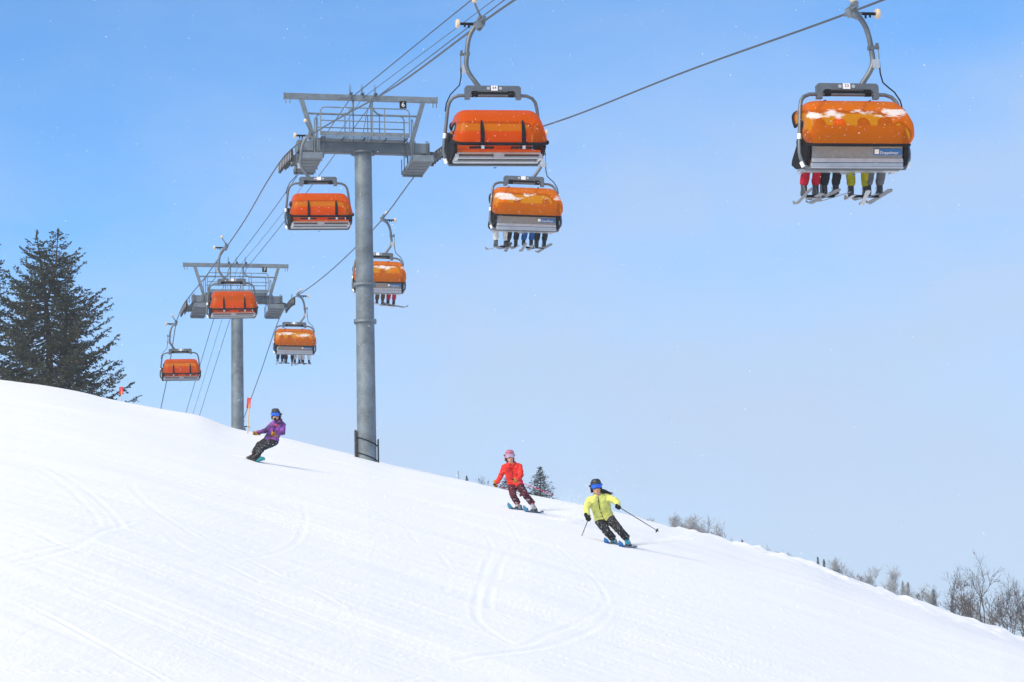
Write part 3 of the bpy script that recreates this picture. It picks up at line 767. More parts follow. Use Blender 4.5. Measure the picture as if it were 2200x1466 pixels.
    for s in (-1, 1):
        MB().box((s * 1.02, .30, .18), (.08, .45, .11)).build("seat_bracket", M['alu'], t)
        sp = MB(); q = [(-.42, .66), (-.25, .92), (.30, .72), (.66, .46), (.72, .36), (.46, .22), (-.12, .12), (-.24, .24)]
        V = [(s * 1.045, a, b_) for a, b_ in q] + [(s * 1.115, a, b_) for a, b_ in q]; n = len(q)
        sp.add(V, [tuple(range(n)), tuple(range(2 * n - 1, n - 1, -1))] + [(i, (i + 1) % n, (i + 1) % n + n, i + n) for i in range(n)])
        sp.build("side_panel", M['black'], t)
        MB().lathe([(.03, -.02), (.10, -.02), (.11, 0), (.10, .02), (.03, .02)], (s * 1.135, PIV.y, PIV.z), 'X', 16).build("pivot_disc", M['black'], t)
    # backrest: panel with ribbed aluminium slats below
    bk = MB(); q = [(-.20, .30), (-.30, .70), (-.36, .98), (-.40, .98), (-.35, .68), (-.25, .29)]
    V = [(sx * 1.0, a, b_) for sx in (-1, 1) for a, b_ in q]; n = len(q)
    bk.add(V, [tuple(range(n)), tuple(range(2 * n - 1, n - 1, -1))] + [(i, i + n, (i + 1) % n + n, (i + 1) % n) for i in range(n)])
    back = bk.build("backrest", M['panel'], t)
    cu = MB(); q = [(-.12, .27), (-.22, .68), (-.30, .98), (-.355, .985), (-.30, .70), (-.20, .30)]
    V = [(sx * .97, a, b_) for sx in (-1, 1) for a, b_ in q]
    cu.add(V, [tuple(range(n)), tuple(range(2 * n - 1, n - 1, -1))] + [(i, i + n, (i + 1) % n + n, (i + 1) % n) for i in range(n)])
    cu.build("back_cushion", M['cushion'], t)
    for k, (zz, hh) in enumerate(((.275, .05), (.235, .03), (.175, .07), (.115, .035))):
        MB().bar((-1.01 - .01 * (k > 1), -.245 + .035 * (k > 1), zz), (1.01 + .01 * (k > 1), -.245 + .035 * (k > 1), zz), .05 + .02 * (k % 2), hh).build("slat", M['alu'], back)
    # restraint bar with foot pegs
    for s in (-1, 1):
        xx = s * .5
        if opened:
            MB().tube([(xx, -.05, .80), (xx, .42, .62), (xx, .62, .40), (xx, .64, .1), (xx, .66, -.22), (xx, .70, -.29)], .028, 8).build("footrest_tube", M['frame'], t)
            for d_ in (-.17, .17):
                MB().bar((xx + d_ - .14, .72, -.31), (xx + d_ + .14, .72, -.31), .06, .05).build("foot_peg", M['black'], t)
        else:
            for d_ in (-.13, .17):
                MB().bar((xx + d_ - .14, 1.0, .28), (xx + d_ + .14, 1.0, .28), .05, .05).build("foot_peg", M['black'], t)
            MB().box((xx, 1.02, .285), (.07, .06, .07)).build("clamp", M['alu'], t)
            MB().tube([(xx, .60, .42), (xx, .9, .31), (xx, 1.0, .28)], .02, 6).build("footrest_tube", M['frame'], t)
    # bubble
    rows = bubble_surface(OPEN if opened else CLOSED, 1.205 if opened else 1.16)
    bub = MB().grid(rows).build("bubble", M['bubble_snow' if opened else 'bubble'], t, angle=60, fix=False)
    lip, tail = rows[0], rows[-1]
    MB().tube(lip, .04, 8).build("bubble_trim", M['black'], bub)
    MB().tube(tail, .034, 8).build("bubble_trim", M['black'], bub)
    for e in (0, -1):
        MB().tube([r_[e] for r_ in rows], .022, 6).build("bubble_trim", M['black'], bub)
        MB().bar(Vector(rows[14][e]), PIV + Vector((rows[14][e][0], 0, 0)), .03, .07).bar(Vector(rows[4][e]), PIV + Vector((rows[14][e][0], 0, 0)), .03, .06).build("bubble_arm", M['black'], bub)
    for s in (-1, 1):
        sb = MB(); w = [.045, .048, .05, .05, .048, .044, .038, .028, .012]
        for k in range(8):
            a, b_ = Vector(rows[k][10]), Vector(rows[k + 1][10]); nrm = ((a + b_) / 2 - PIV); nrm.x = 0; nrm.normalize()
            xa = s * .5
            sb.add([(xa - w[k], a.y + nrm.y * .012, a.z + nrm.z * .012), (xa + w[k], a.y + nrm.y * .012, a.z + nrm.z * .012), (xa + w[k + 1], b_.y + nrm.y * .012, b_.z + nrm.z * .012), (xa - w[k + 1], b_.y + nrm.y * .012, b_.z + nrm.z * .012),
                    (xa - w[k], a.y + nrm.y * .04, a.z + nrm.z * .04), (xa + w[k], a.y + nrm.y * .04, a.z + nrm.z * .04), (xa + w[k + 1], b_.y + nrm.y * .04, b_.z + nrm.z * .04), (xa - w[k + 1], b_.y + nrm.y * .04, b_.z + nrm.z * .04)],
                   [(0, 1, 2, 3), (7, 6, 5, 4), (0, 3, 7, 4), (1, 5, 6, 2), (0, 4, 5, 1), (3, 2, 6, 7)])
        sb.build("strap", M['black'], bub)
    # sign on the back
    sg = MB().box((.67, -.300, .44), (.62, .012, .135), Matrix.Rotation(R(14), 3, 'X')).build("sign", M['blue'], t)
    Rm = Matrix.Rotation(R(14), 4, 'X')
    def put(o, x, z):
        o.matrix_local = Matrix.Translation((.67, -.300, .44)) @ Rm @ Matrix.Translation((x, -.0095, z)) @ Matrix.Rotation(R(90), 4, 'X')
    tx = link("lettering", text_mesh("lettering", "Doppelmayr", .082, M['white'], .001), sg); put(tx, .035, -.022)
    sq = MB().box((0, 0, 0), (.095, .095, .004)).build("emblem", M['white'], sg, smooth=False); put(sq, -.245, 0)
    em = MB().tube([(.036 * math.cos(a), .036 * math.sin(a), 0) for a in np.linspace(0, 2 * math.pi, 25)[:-1]], .006, 5, closed=True)
    em.box((-.010, 0, 0), (.012, .05, .006)); em.tube([(-.008, .024, 0), (.012, .018, 0), (.020, 0, 0), (.012, -.018, 0), (-.008, -.024, 0)], .006, 5)
    eo = em.build("emblem_ring", M['blue'], sg); put(eo, -.245, 0); eo.matrix_local = eo.matrix_local @ Matrix.Translation((0, 0, .004))
    MB().box((.78, -.305, .585), (.40, .03, .035)).build("label_strip", M['cream'], t)
    MB().box((.74, -.30, .545), (.50, .03, .04)).build("bracket_bar", M['alu'], t)
    return t
proto = {False: make_chair(False), True: make_chair(True)}
for p_ in proto.values(): index_children(p_)
CHAIRS = {}
LEAN = {'R1': -1.2}
def place_chair(key, side, y, number, label, swing=0.0):
    opened = side == 'R'
    pr = proto[opened]
    t = pr if key in ('L1', 'R1') else copy_tree(pr)
    p = rope_at(side, y)
    rz = R(LINE) + (0 if opened else math.pi)
    rot = Matrix.Rotation(rz, 3, 'Z') @ Matrix.Rotation(R(LEAN.get(key, .8 if opened else 1.3)), 3, 'Y')     # each hangs a touch out of plumb
    off = rot @ Vector((.20, .1, 3.56))
    t.location = p - off
    t.rotation_euler = rot.to_euler()
    tag(t, label, "chairlift", "chairs hanging on the lift ropes")
    if number:
        beam = [c for c in t.children if c.name.startswith("spreader_beam")][0]
        pls = sorted([c for c in beam.children if c.name.startswith("number_plate")], key=lambda c: c.data.vertices[0].co.y)
        plate = pls[0] if opened else pls[1]
        d = link("digits", text_mesh("digits", number, .10, M['navy']), beam)
        if opened: d.location = (-.03, .0225, 1.932); d.rotation_euler = (R(90), 0, 0)
        else: d.location = (-.03, .1775, 1.932); d.rotation_euler = (R(90), 0, math.pi)
    CHAIRS[key] = t
    return t
# copies are taken before the prototypes get their numbers
specs = [
 ('L2', 'L', 88.1, None, "empty orange bubble chair hanging at the left end of tower 6, bubble shut"),
 ('L3', 'L', 118.1, None, "empty orange bubble chair in front of tower 7, covering its post top"),
 ('L4', 'L', 147.9, None, "empty orange bubble chair hanging lowest and farthest left, above the ridge near the pine"),
 ('R2', 'R', 81.3, None, "orange bubble chair with riders in white, black and blue trousers, below the big empty chair"),
 ('R3', 'R', 111.0, None, "orange bubble chair half hidden behind the post of tower 6, riders in brown and red"),
 ('R4', 'R', 140.4, None, "small orange bubble chair with riders in black and white trousers, right of tower 7"),
 ('R5', 'R', 170.9, None, "chair sinking behind the ridge by tower 7, only its grip showing beside the bamboo marker"),
 ('L1', 'L', 58.1, "64", "nearest empty orange bubble chair, plate number 64, hanging right of tower 6"),
 ('R1', 'R', 51.1, "33", "nearest occupied orange bubble chair at top right, riders in red, black, yellow and grey"),
]
for sp_ in specs: place_chair(*sp_)
bpy.context.view_layer.update()

# ------------------------------------------------------------------ people
def cloth(name, col, rough=0.75, vary=0.2, speck=0.0, vs_=9.0):
    return mat(name, col, rough, 0, vary, vs_, 0.25, 35, speck=speck, spec=0.12)
SKIN = mat("skin", (0.55, 0.30, 0.21), 0.6)
LIPS = mat("lips", (0.40, 0.12, 0.10), 0.6)
def capsule(mb, a, ra, b, rb, n=12, mi=0):
    a, b = Vector(a), Vector(b); d = b - a; L_ = max(d.length, 1e-4); d = d / L_
    pts, rs = [], []
    for k in range(1, 5):
        f = k / 4 * math.pi / 2
        pts.append(a - d * ra * math.cos(f)); rs.append(max(ra * math.sin(f), .001))
    for k in range(4, 0, -1):
        f = k / 4 * math.pi / 2
        pts.append(b + d * rb * math.cos(f)); rs.append(max(rb * math.sin(f), .001))
    mb.tube(pts, rs, n, mi)
def body_mesh(name, prims, voxel, mats, smooth_it=4, fold=0.006, fold_tags=(1, 2)):
    """one continuous skin over tapered limbs; prims = (a, ra, b, rb, material index)"""
    mb = MB()
    for a, ra, b, rb, mi in prims: capsule(mb, a, ra, b, rb)
    o = mb.build("tmp", SKIN, fix=True, smooth=False)
    rm = o.modifiers.new("r", 'REMESH'); rm.mode = 'VOXEL'; rm.voxel_size = voxel; rm.use_smooth_shade = True
    sm = o.modifiers.new("s", 'SMOOTH'); sm.iterations = smooth_it; sm.factor = .5
    me = bpy.data.meshes.new_from_object(o.evaluated_get(bpy.context.evaluated_depsgraph_get()))
    bpy.data.objects.remove(o)
    me.name = name; me.materials.clear()
    for m_ in mats: me.materials.append(m_)
    A = np.array([p[0] for p in prims]); B = np.array([p[2] for p in prims]); ra = np.array([p[1] for p in prims]); rb = np.array([p[3] for p in prims]); mi = np.array([p[4] for p in prims])
    def nearest(C):
        D = B - A; LL = np.maximum((D * D).sum(1), 1e-8); best = None
        t = np.clip(((C[:, None, :] - A[None]) * D[None]).sum(2) / LL, 0, 1)
        q = A[None] + t[..., None] * D[None]
        dist = np.linalg.norm(C[:, None, :] - q, axis=2) - (ra[None] * (1 - t) + rb[None] * t)
        return dist.argmin(1), dist
    nv = len(me.vertices); co = np.empty(nv * 3, np.float32); me.vertices.foreach_get("co", co); co = co.reshape(-1, 3)
    no = np.empty(nv * 3, np.float32); me.vertices.foreach_get("normal", no); no = no.reshape(-1, 3)
    if fold > 0:
        k, _ = nearest(co.astype(float))
        w = np.isin(mi[k], fold_tags).astype(float)
        d = vnoise(co[:, 0] * 14 + co[:, 1] * 9, co[:, 2] * 26 + co[:, 1] * 5, 3) + .6 * vnoise(co[:, 0] * 31 - co[:, 2] * 17, co[:, 2] * 30 + co[:, 1] * 25, 4)
        co = co + no * (d * fold * w)[:, None]
        me.vertices.foreach_set("co", co.astype(np.float32).ravel())
    nf = len(me.polygons); cen = np.empty(nf * 3, np.float32); me.polygons.foreach_get("center", cen)
    k, _ = nearest(cen.reshape(-1, 3).astype(float))
    me.polygons.foreach_set("material_index", mi[k].astype(np.int32))
    me.shade_smooth(); me.update()
    return me
def lerp(a, b, t): return Vector(a) * (1 - t) + Vector(b) * t

def glove_mesh(name, hand, axis, back, m, right=True, grip_r=.02, open_hand=False):
    """palm, four unequal bent fingers and a thumb; wraps round a shaft along axis, or hangs loosely curled"""
    hand = Vector(hand); ax = Vector(axis).normalized(); bk = Vector(back); bk = (bk - ax * bk.dot(ax)).normalized(); sd = ax.cross(bk)
    P = []
    W = .098
    pc = hand + bk * (grip_r + .022)
    P.append((pc - ax * W * .32, .027, pc + ax * W * .32, .027, 0))
    P.append((pc - ax * W * .3 - sd * .035, .025, pc + ax * W * .3 - sd * .035, .025, 0))
    P.append((pc - sd * .05, .036, pc - sd * .10, .043, 0))             # cuff towards the wrist
    for i, ln in enumerate((.92, 1.0, .95, .78)):
        o = hand + ax * ((i - 1.5) * .026)
        prev = o + bk * (grip_r + .02) + sd * .02
        span = (150 if open_hand else 230) * ln
        for k in range(1, 4):
            a = R(span * k / 3 - 15); rr = grip_r + .016 + (.018 if open_hand else 0)
            q = o + bk * rr * math.cos(a) + sd * (rr * math.sin(a) + .015)
            P.append((prev, .0135, q, .0125, 0)); prev = q
    o = hand + ax * .055
    t0 = pc + ax * .03 - sd * .05; t1 = o - sd * (.035) + bk * .005; t2 = o - sd * .02 - bk * (grip_r + .012)
    P += [(t0, .017, t1, .0155, 0), (t1, .0155, t2, .0135, 0)]
    return body_mesh(name, P, .007, [m], 2, 0)

def head_parts(root, hc, yaw, pitch, helmet_m, lens_m, goggle_m, strap_m, rad=.1, lean=0.0):
    """helmet and goggles worn on a head centred at hc that looks along yaw (0 = towards -Y)"""
    big = 1.13
    T = Matrix.Translation(hc) @ Matrix.Scale(big, 4) @ Matrix.Rotation(lean, 4, 'Y') @ Matrix.Rotation(yaw, 4, 'Z') @ Matrix.Rotation(pitch, 4, 'X')
    def put(mb): mb.v = [tuple(T @ Vector(p)) for p in mb.v]; return mb
    mb = MB(); rows = []
    nu, nvv = 28, 16
    for i in range(nvv + 1):
        row = []
        for j in range(nu + 1):
            a = 2 * math.pi * j / nu                       # a = 0 at the front
            front = .5 + .5 * math.cos(a)
            low = -.115 + .165 * min(1, max(0, (front - .55) / .25)) ** .7   # brow high, ears and nape low
            ph = math.pi / 2 * (1 - i / nvv)
            zt = .135 * math.sin(ph) * 1.0
            z = low + (zt - 0) * (1 - low / .135) if low > 0 else (zt if i < 11 else 0)
            k = i / nvv
            z = .138 * math.cos(k * math.pi / 2) + low * k
            r_ = .128 * math.sin(min(1, k * 1.22) * math.pi / 2) * (1 - .08 * max(0, k - .75) * 4)
            row.append((r_ * math.sin(a) * .93, -r_ * math.cos(a) * 1.12 + .012, z))
        rows.append(row)
    mb.grid(rows)
    # rim thickness
    rim = [Vector(p) for p in rows[-1][:-1]]
    mb.tube(rim, .009, 5, closed=True)
    h = put(mb).build("helmet", helmet_m, root)
    vents = MB()
    for s in (-1, 1):
        for z0 in (.10, .118): vents.box((s * .05, -.085 + .03 * (z0 > .11), z0 + .004), (.035, .012, .008), Matrix.Rotation(s * .5, 3, 'Y'))
    put(vents).build("vent", goggle_m, h)
    def visor(r0, az, z0, z1, nose):
        rr = []
        for i in range(9):
            row = []
            for j in range(17):
                a = (j / 16 * 2 - 1) * az; k = i / 8
                zz = z0 + (z1 - z0) * k
                if k < .4: zz += nose * math.exp(-(a / .22) ** 2) * (1 - k / .4)
                ed = 1 - .10 * max(abs(j / 8 - 1) - .8, 0) * 5
                row.append((r0 * math.sin(a) * .98, -r0 * math.cos(a) * 1.10, zz * (1 if abs(j / 8 - 1) < .85 else .8)))
            rr.append(row)
        return rr
    gm = MB()
    F, Bk = visor(.117, 1.18, -.050, .050, .022), visor(.100, 1.18, -.050, .050, .022)
    gm.grid(F).grid(Bk)
    for e in (0, -1):
        gm.grid([F[e], Bk[e]]); gm.grid([[r_[e] for r_ in F], [r_[e] for r_ in Bk]])
    g = put(gm).build("goggles", goggle_m, root)
    put(MB().grid(visor(.1225, 1.05, -.040, .040, .022))).build("lens", lens_m, g, fix=False)
    st = MB(); rr = []
    for zz in (-.016, .016):
        rr.append([(.134 * math.sin(a), -.134 * math.cos(a) * 1.1 + .012, zz + .012) for a in np.linspace(1.1, 2 * math.pi - 1.1, 24)])
    put(st.grid(rr)).build("strap", strap_m, g, fix=False)
    return h

def figure(J, r, jacket_r=1.0, trousers_flare=.092):
    """capsules of a standing figure; J joint dictionary; tags 0 skin, 1 jacket, 2 trousers, 3 neck warmer"""
    V = {k: Vector(v) for k, v in J.items()}
    j = jacket_r; P = []
    nk, hc = V['neck'], V['hipC']
    for s in 'LR':
        sh, hp = V['sh' + s], V['hip' + s]
        inn = lerp(sh, nk, .42); low = lerp(hp, hc, .35)
        P.append((inn - Vector((0, 0, .05)), .108 * j, lerp(inn, low, .5), .118 * j, 1))
        P.append((lerp(inn, low, .5), .118 * j, low + Vector((0, 0, .03)), .128 * j, 1))
        P.append((sh, .082 * j, nk - Vector((0, 0, .04)), .085 * j, 1))
        P.append((sh, .080 * j, V['elb' + s], .066 * j, 1))
        P.append((V['elb' + s], .066 * j, V['wr' + s], .054 * j, 1))
        P.append((hp, .125, lerp(hp, V['knee' + s], .5), .108, 2))
        P.append((lerp(hp, V['knee' + s], .5), .108, V['knee' + s], .088, 2))
        P.append((V['knee' + s], .088, lerp(V['knee' + s], V['ank' + s], .74), trousers_flare * .93, 2))
        P.append((V['knee' + s], .05, lerp(V['knee' + s], V['ank' + s], .9), .045, 2))
    P.append((V['hipL'] + Vector((0, 0, .02)), .125, V['hipR'] + Vector((0, 0, .02)), .125, 2))
    hem = .02
    P.append((lerp(V['hipL'], hc, .25) + Vector((0, 0, .02)), .142 * j, lerp(V['hipR'], hc, .25) + Vector((0, 0, .02)), .142 * j, 1))
    hd = V['head']; fc = V['face']
    P.append((nk - Vector((0, 0, .02)), .062, fc, .062, 3 if r.get('scarf') else 0))
    P.append((hd, .098, lerp(hd, fc, .9), .082, 0))
    P.append((fc + V['look'] * .03, .052, fc + V['look'] * .035 - Vector((0, 0, .02)), .045, r.get('chin', 0)))
    n0 = lerp(hd, fc, .55) + V['look'] * .095
    P.append((n0, .014, n0 + V['look'] * .012 - Vector((0, 0, .02)), .017, 0))        # nose
    # collar and hood lying behind the neck
    P.append((nk - Vector((.07, -.03, .0)), .052 * j, nk + Vector((.07, .03, .0)), .052 * j, 1))
    P.append((nk + Vector((-.07, .10, .02)), .06 * j, nk + Vector((.07, .10, .02)), .06 * j, 1))
    P.append((nk + Vector((-.085, .0, .015)), .04 * j, nk + Vector((-.05, -.07, -.02)), .04 * j, 1))
    P.append((nk + Vector((.085, .0, .015)), .04 * j, nk + Vector((.05, -.07, -.02)), .04 * j, 1))
    return P
def bvh_of(me):
    return BVHTree.FromPolygons([v.co for v in me.vertices], [tuple(p.vertices) for p in me.polygons])
def on_front(bv, x, z, lift=.006):
    hit = bv.ray_cast(Vector((x, -3, z)), Vector((0, 1, 0)))
    return hit[0] - Vector((0, lift, 0)) if hit[0] is not None else None
def front_patch(bv, pts, half, lift=.006):
    """a strip lying on the front of the clothes along pts (x, z)"""
    L_, R_ = [], []
    for i, (x, z) in enumerate(pts):
        a = pts[max(i - 1, 0)]; b_ = pts[min(i + 1, len(pts) - 1)]
        d = Vector((b_[0] - a[0], b_[1] - a[1])).normalized(); nx, nz = -d.y * half, d.x * half
        p, q_ = on_front(bv, x - nx, z - nz, lift), on_front(bv, x + nx, z + nz, lift)
        if p is None or q_ is None: continue
        L_.append(p); R_.append(q_)
    return [L_, R_] if len(L_) > 1 else None

def boot_mesh(name, ank, foot, mats, hgt=.20, knee=None, size=1.0):
    """ski boot: cuff, instep, toe box, buckles; ank = ankle point, foot = heading (x, y)"""
    f = Vector((foot[0], foot[1], 0)).normalized(); sd = Vector((-f.y, f.x, 0)); a = Vector(ank)
    mb = MB()
    sh = (Vector(knee) - a) if knee is not None else Vector((0, 0, 1))
    sh = Vector((sh.x / sh.z, sh.y / sh.z, 0)) if sh.z > .05 else Vector((0, 0, 0))       # the cuff follows the shin
    if sh.length > 1.2: sh *= 1.2 / sh.length
    def ring(c, w, l, z): return [(a + f * (c + l * math.cos(t)) * size + sd * w * math.sin(t) * size + Vector((0, 0, z)) + sh * max(0, z + .04)) for t in np.linspace(0, 2 * math.pi, 17)[:-1]]
    rings = [ring(.04, .052, .155, -.115), ring(.04, .056, .160, -.09), ring(.035, .056, .150, -.055), ring(.0, .056, .105, -.015), ring(-.01, .056, .080, .03), ring(-.005, .060, .078, .09), ring(.012, .064, .080, hgt - .06)]
    V = [p for r_ in rings for p in r_]; F = []
    for i in range(len(rings) - 1):
        for j in range(16): F.append((i * 16 + j, i * 16 + (j + 1) % 16, (i + 1) * 16 + (j + 1) % 16, (i + 1) * 16 + j))
    F += [tuple(range(15, -1, -1)), tuple(range((len(rings) - 1) * 16, len(rings) * 16))]
    mb.add(V, F)
    for c, z, w in ((.13, -.065, .05), (.07, -.03, .055), (.06, .025, .060)):
        w *= size; k_ = sh * max(0, z + .04)
        p0 = a + f * (c + .01) * size - sd * w + Vector((0, 0, z)) + k_; p1 = a + f * (c + .01) * size + sd * w + Vector((0, 0, z + .012)) + k_
        mb.bar(p0, p1, .014, .020, 1)
    return mb.mesh(name, mats)

def ski(center, heading, edge, length, wid, base_m, top_m, bind_m, label, group, pitch_to=None, foot_shift=0.0, name="ski"):
    """one ski; local +X points to the tip; center = under the boot"""
    root_l = MB(); n = 30
    top, bot = [], []
    for i in range(n + 1):
        t = i / n; x = -.46 * length + t * length
        u = x / (.5 * length)
        w = wid * (.74 + .30 * abs(u) ** 1.6)
        tip = max(0, (t - .84) / .16); tail = max(0, (.05 - t) / .05)
        w *= math.sqrt(max(1 - tip ** 2.6, .015)) * math.sqrt(max(1 - tail ** 3, .15))
        z = .135 * tip ** 1.7 + .035 * tail ** 2
        th = .012 if tip > .2 else .017
        top.append((x, w, z + th)); bot.append((x, w, z))
    rows = [[(x, -w, z) for x, w, z in bot], [(x, w, z) for x, w, z in bot]]
    root_l.grid(rows, 0)
    root_l.grid([[(x, -w, z) for x, w, z in top], [(x, w, z) for x, w, z in top]], 1)
    root_l.grid([rows[0], [(x, -w, z) for x, w, z in top]], 1); root_l.grid([rows[1], [(x, w, z) for x, w, z in top]], 1)
    o = root_l.build(name, [base_m, top_m], None, angle=50)
    bd = MB().box((.17, 0, .04), (.07, .075, .05)).box((-.17, 0, .045), (.11, .07, .06)).box((.0, 0, .025), (.42, .055, .014)).box((-.2, 0, .09), (.03, .05, .06))
    bd.build("binding", bind_m, o)
    cx, cy = center[0], center[1]
    hx, hy = math.cos(heading), math.sin(heading)
    if len(center) == 3:
        nrm = Vector((0, 0, 1)); fwd = Vector((hx, hy, pitch_to or 0)).normalized(); base = Vector(center)
    else:
        e = .4
        g = Vector(((gz(cx - e, cy) - gz(cx + e, cy)) / (2 * e), (gz(cx, cy - e) - gz(cx, cy + e)) / (2 * e), 1)).normalized()
        fwd = Vector((hx, hy, 0)); fwd = (fwd - g * fwd.dot(g)).normalized(); nrm = g
        base = Vector((cx, cy, gz(cx, cy) + .015))
    side = nrm.cross(fwd)
    Mx = Matrix((fwd, side, nrm)).transposed().to_4x4()
    o.matrix_world = Matrix.Translation(base) @ Mx @ Matrix.Rotation(edge, 4, 'X')
    tag(o, label, "ski", group)
    return o
def pole(hand, tip, shaft_m, label, group, mid_m=None, L_over=.07):
    a, b = Vector(hand), Vector(tip); d = (b - a).normalized()
    top = a - d * L_over
    mid = Vector(a); e = empty("ski_pole", b)
    def loc(p): return Vector(p) - b
    MB().tube([loc(a + d * .05), loc(b - d * .03)], [.0095, .0075], 8).tube([loc(b - d * .03), loc(b)], [.006, .002], 6).build("shaft", shaft_m, e)
    MB().tube([loc(top), loc(top + d * .02), loc(a + d * .06)], [.02, .017, .016], 8).ball(loc(top), .022, 5).build("grip", M['black'], e)
    bs = MB(); c = loc(b - d * .07); s1 = d.orthogonal().normalized(); s2 = d.cross(s1)
    bs.tube([c - d * .012, c, c + d * .012], [.012, .045, .012], 8)
    for k in range(6):
        q = s1 * math.cos(k * math.pi / 3) + s2 * math.sin(k * math.pi / 3); bs.bar(c, c + q * .055, .016, .008)
    bs.build("basket", M['black'], e)
    MB().tube([loc(top), loc(top + Vector((.04, -.03, -.05))), loc(a + Vector((.04, -.02, -.04)))], .006, 5).build("wrist_strap", M['black'], e)
    if mid_m: MB().tube([loc(lerp(a, b, .55)), loc(lerp(a, b, .58))], .012, 8).build("marker_band", mid_m, e)
    tag(e, label, "ski pole", group)
    return e

LENS_BLUE = mat("blue_mirror_lens", (0.01, 0.13, 0.75), 0.12, 0.7, coat=.5)
LENS_PINK = mat("pink_mirror_lens", (0.48, 0.33, 0.50), 0.15, 0.5, coat=.5)
HELMET_BLACK = mat("black_helmet", (0.02, 0.024, 0.032), 0.4, 0, 0.2, 20, speck=.12)
HELMET_PINK = mat("pink_helmet", (0.42, 0.13, 0.20), 0.5, 0, 0.1, 20, speck=.15)
HAIR = mat("dark_hair", (0.014, 0.011, 0.010), 0.6)

def skier(loc, J, cfg):
    """builds a person whose joints J are given in metres from the ground contact loc"""
    P = figure(J, cfg, cfg.get('jr', 1.0), cfg.get('flare', .092))
    mats = [SKIN, cfg['jacket'], cfg['trousers'], cfg.get('scarf_m', M['black'])]
    me = body_mesh("person", P, .012, mats, 3, cfg.get('fold', .016))
    o = link("person", me); o.location = loc
    tag(o, cfg['label'], "person")
    bv = bvh_of(me)
    hd = Vector(J['head'])
    head_parts(o, hd + Vector((0, .0, -.012)), cfg['yaw'], cfg.get('hpitch', .12), cfg['helmet'], cfg['lens'], cfg['goggle'], cfg['strap'], lean=cfg.get('lean', 0))
    for s in 'LR':
        me_b = boot_mesh("boot", J['ank' + s], cfg['foot' + s], [cfg['boot'], cfg['buckle']], knee=J['knee' + s], size=cfg.get('bsize', 1.0))
        link("boot", me_b, o)
        ax = cfg['axis' + s]; wr = Vector(J['wr' + s]); hnd = Vector(J['hand' + s])
        fd = (hnd - wr).normalized(); axv = Vector(ax).normalized()
        back = fd.cross(axv) * (1 if s == 'L' else -1)
        if back.length < .1: back = Vector((0, -1, 0))
        # the fingers point along axis x back; turn so that the cuff meets the wrist
        sd = axv.cross(back.normalized())
        if sd.dot(fd) < 0: back = -back
        link("glove", glove_mesh("glove", hnd, axv, back, cfg['glove'], open_hand=cfg.get('open', False)), o)
    return o, bv, P

# --- skier in the yellow jacket
YO = (2.29, 54.65); YZ = gz(*YO)
Jy = dict(head=(-.505, -.20, 1.345), face=(-.485, -.235, 1.225), neck=(-.445, -.13, 1.12), look=Vector((.05, -.95, -.25)).normalized(),
          shL=(-.645, -.08, 1.02), shR=(-.265, -.10, 1.075), hipC=(-.335, .12, .64), hipL=(-.43, .12, .60), hipR=(-.235, .12, .655),
          elbL=(-.735, -.27, .835), wrL=(-.715, -.43, .68), handL=(-.69, -.49, .605), elbR=(-.09, -.32, .99), wrR=(-.035, -.50, .90), handR=(-.035, -.555, .84),
          kneeL=(-.285, -.17, .325), ankL=(-.125, .08, .16), kneeR=(.0, -.16, .345), ankR=(.185, .08, .155))
YEL = cloth("yellow_jacket", (0.57, 0.60, 0.175), .7, .14)
BLKT = cloth("black_trousers", (0.020, 0.021, 0.025), .75, .25, speck=.8, vs_=9)
TEAL = mat("teal_boot", (0.02, 0.25, 0.36), .35); TEALB = mat("pale_buckle", (0.25, 0.55, 0.65), .4)
BLKG = cloth("black_glove", (0.014, 0.015, 0.018), .7)
ski_dir_y = (-.24, -.97)
tipL_y, tipR_y = Vector((-.875, .55, .16)), Vector((.875, -.05, .30))
py, bvy, _ = skier((YO[0], YO[1], YZ), Jy, dict(jacket=YEL, trousers=BLKT, helmet=HELMET_BLACK, lens=LENS_BLUE, goggle=M['black'], strap=M['black'], boot=TEAL, buckle=TEALB, glove=BLKG,
    label="skier in pale yellow jacket and black trousers leaning into a turn, ponytail flying", yaw=.08, lean=-.12, footL=ski_dir_y, footR=ski_dir_y, jr=1.1,
    axisL=Vector(Jy['handL']) - tipL_y, axisR=Vector(Jy['handR']) - tipR_y))
zp = front_patch(bvy, [(-.46, 1.08), (-.455, 1.03), (-.45, .97), (-.44, .90), (-.425, .82), (-.40, .74), (-.37, .67), (-.33, .60), (-.315, .55)], .008)
if zp: MB().grid(zp).build("zip", M['black'], py, fix=False)
for pts in ([(-.40, .70), (-.36, .78), (-.28, .84)], [(-.56, .70), (-.55, .78)]):
    zp = front_patch(bvy, pts, .004)
    if zp: MB().grid(zp).build("pocket_seam", cloth("seam", (.30, .32, .09)), py, fix=False)
hr = MB()
for k in range(16):
    y0 = random.uniform(-.03, .03)
    a = Vector((-.41, -.08 + y0, 1.25 + random.uniform(-.03, .03)))
    e = Vector((-.12 + random.uniform(-.10, .04), .02 + random.uniform(-.08, .08), 1.13 + random.uniform(-.02, .08)))
    m1 = lerp(a, e, .35) + Vector((0, 0, random.uniform(.0, .04))); m2 = lerp(a, e, .7) + Vector((0, 0, random.uniform(-.05, .0)))
    hr.tube([a, m1, m2, e], [.016, .016, .011, .003], 5)
hr.build("hair", HAIR, py)
mo = MB(); q = on_front(bvy, -.487, 1.205, .0)
if q is not None: mo.ball(q, .02, 5, sc=(1.1, .35, .35))
if mo.v: mo.build("mouth", LIPS, py)
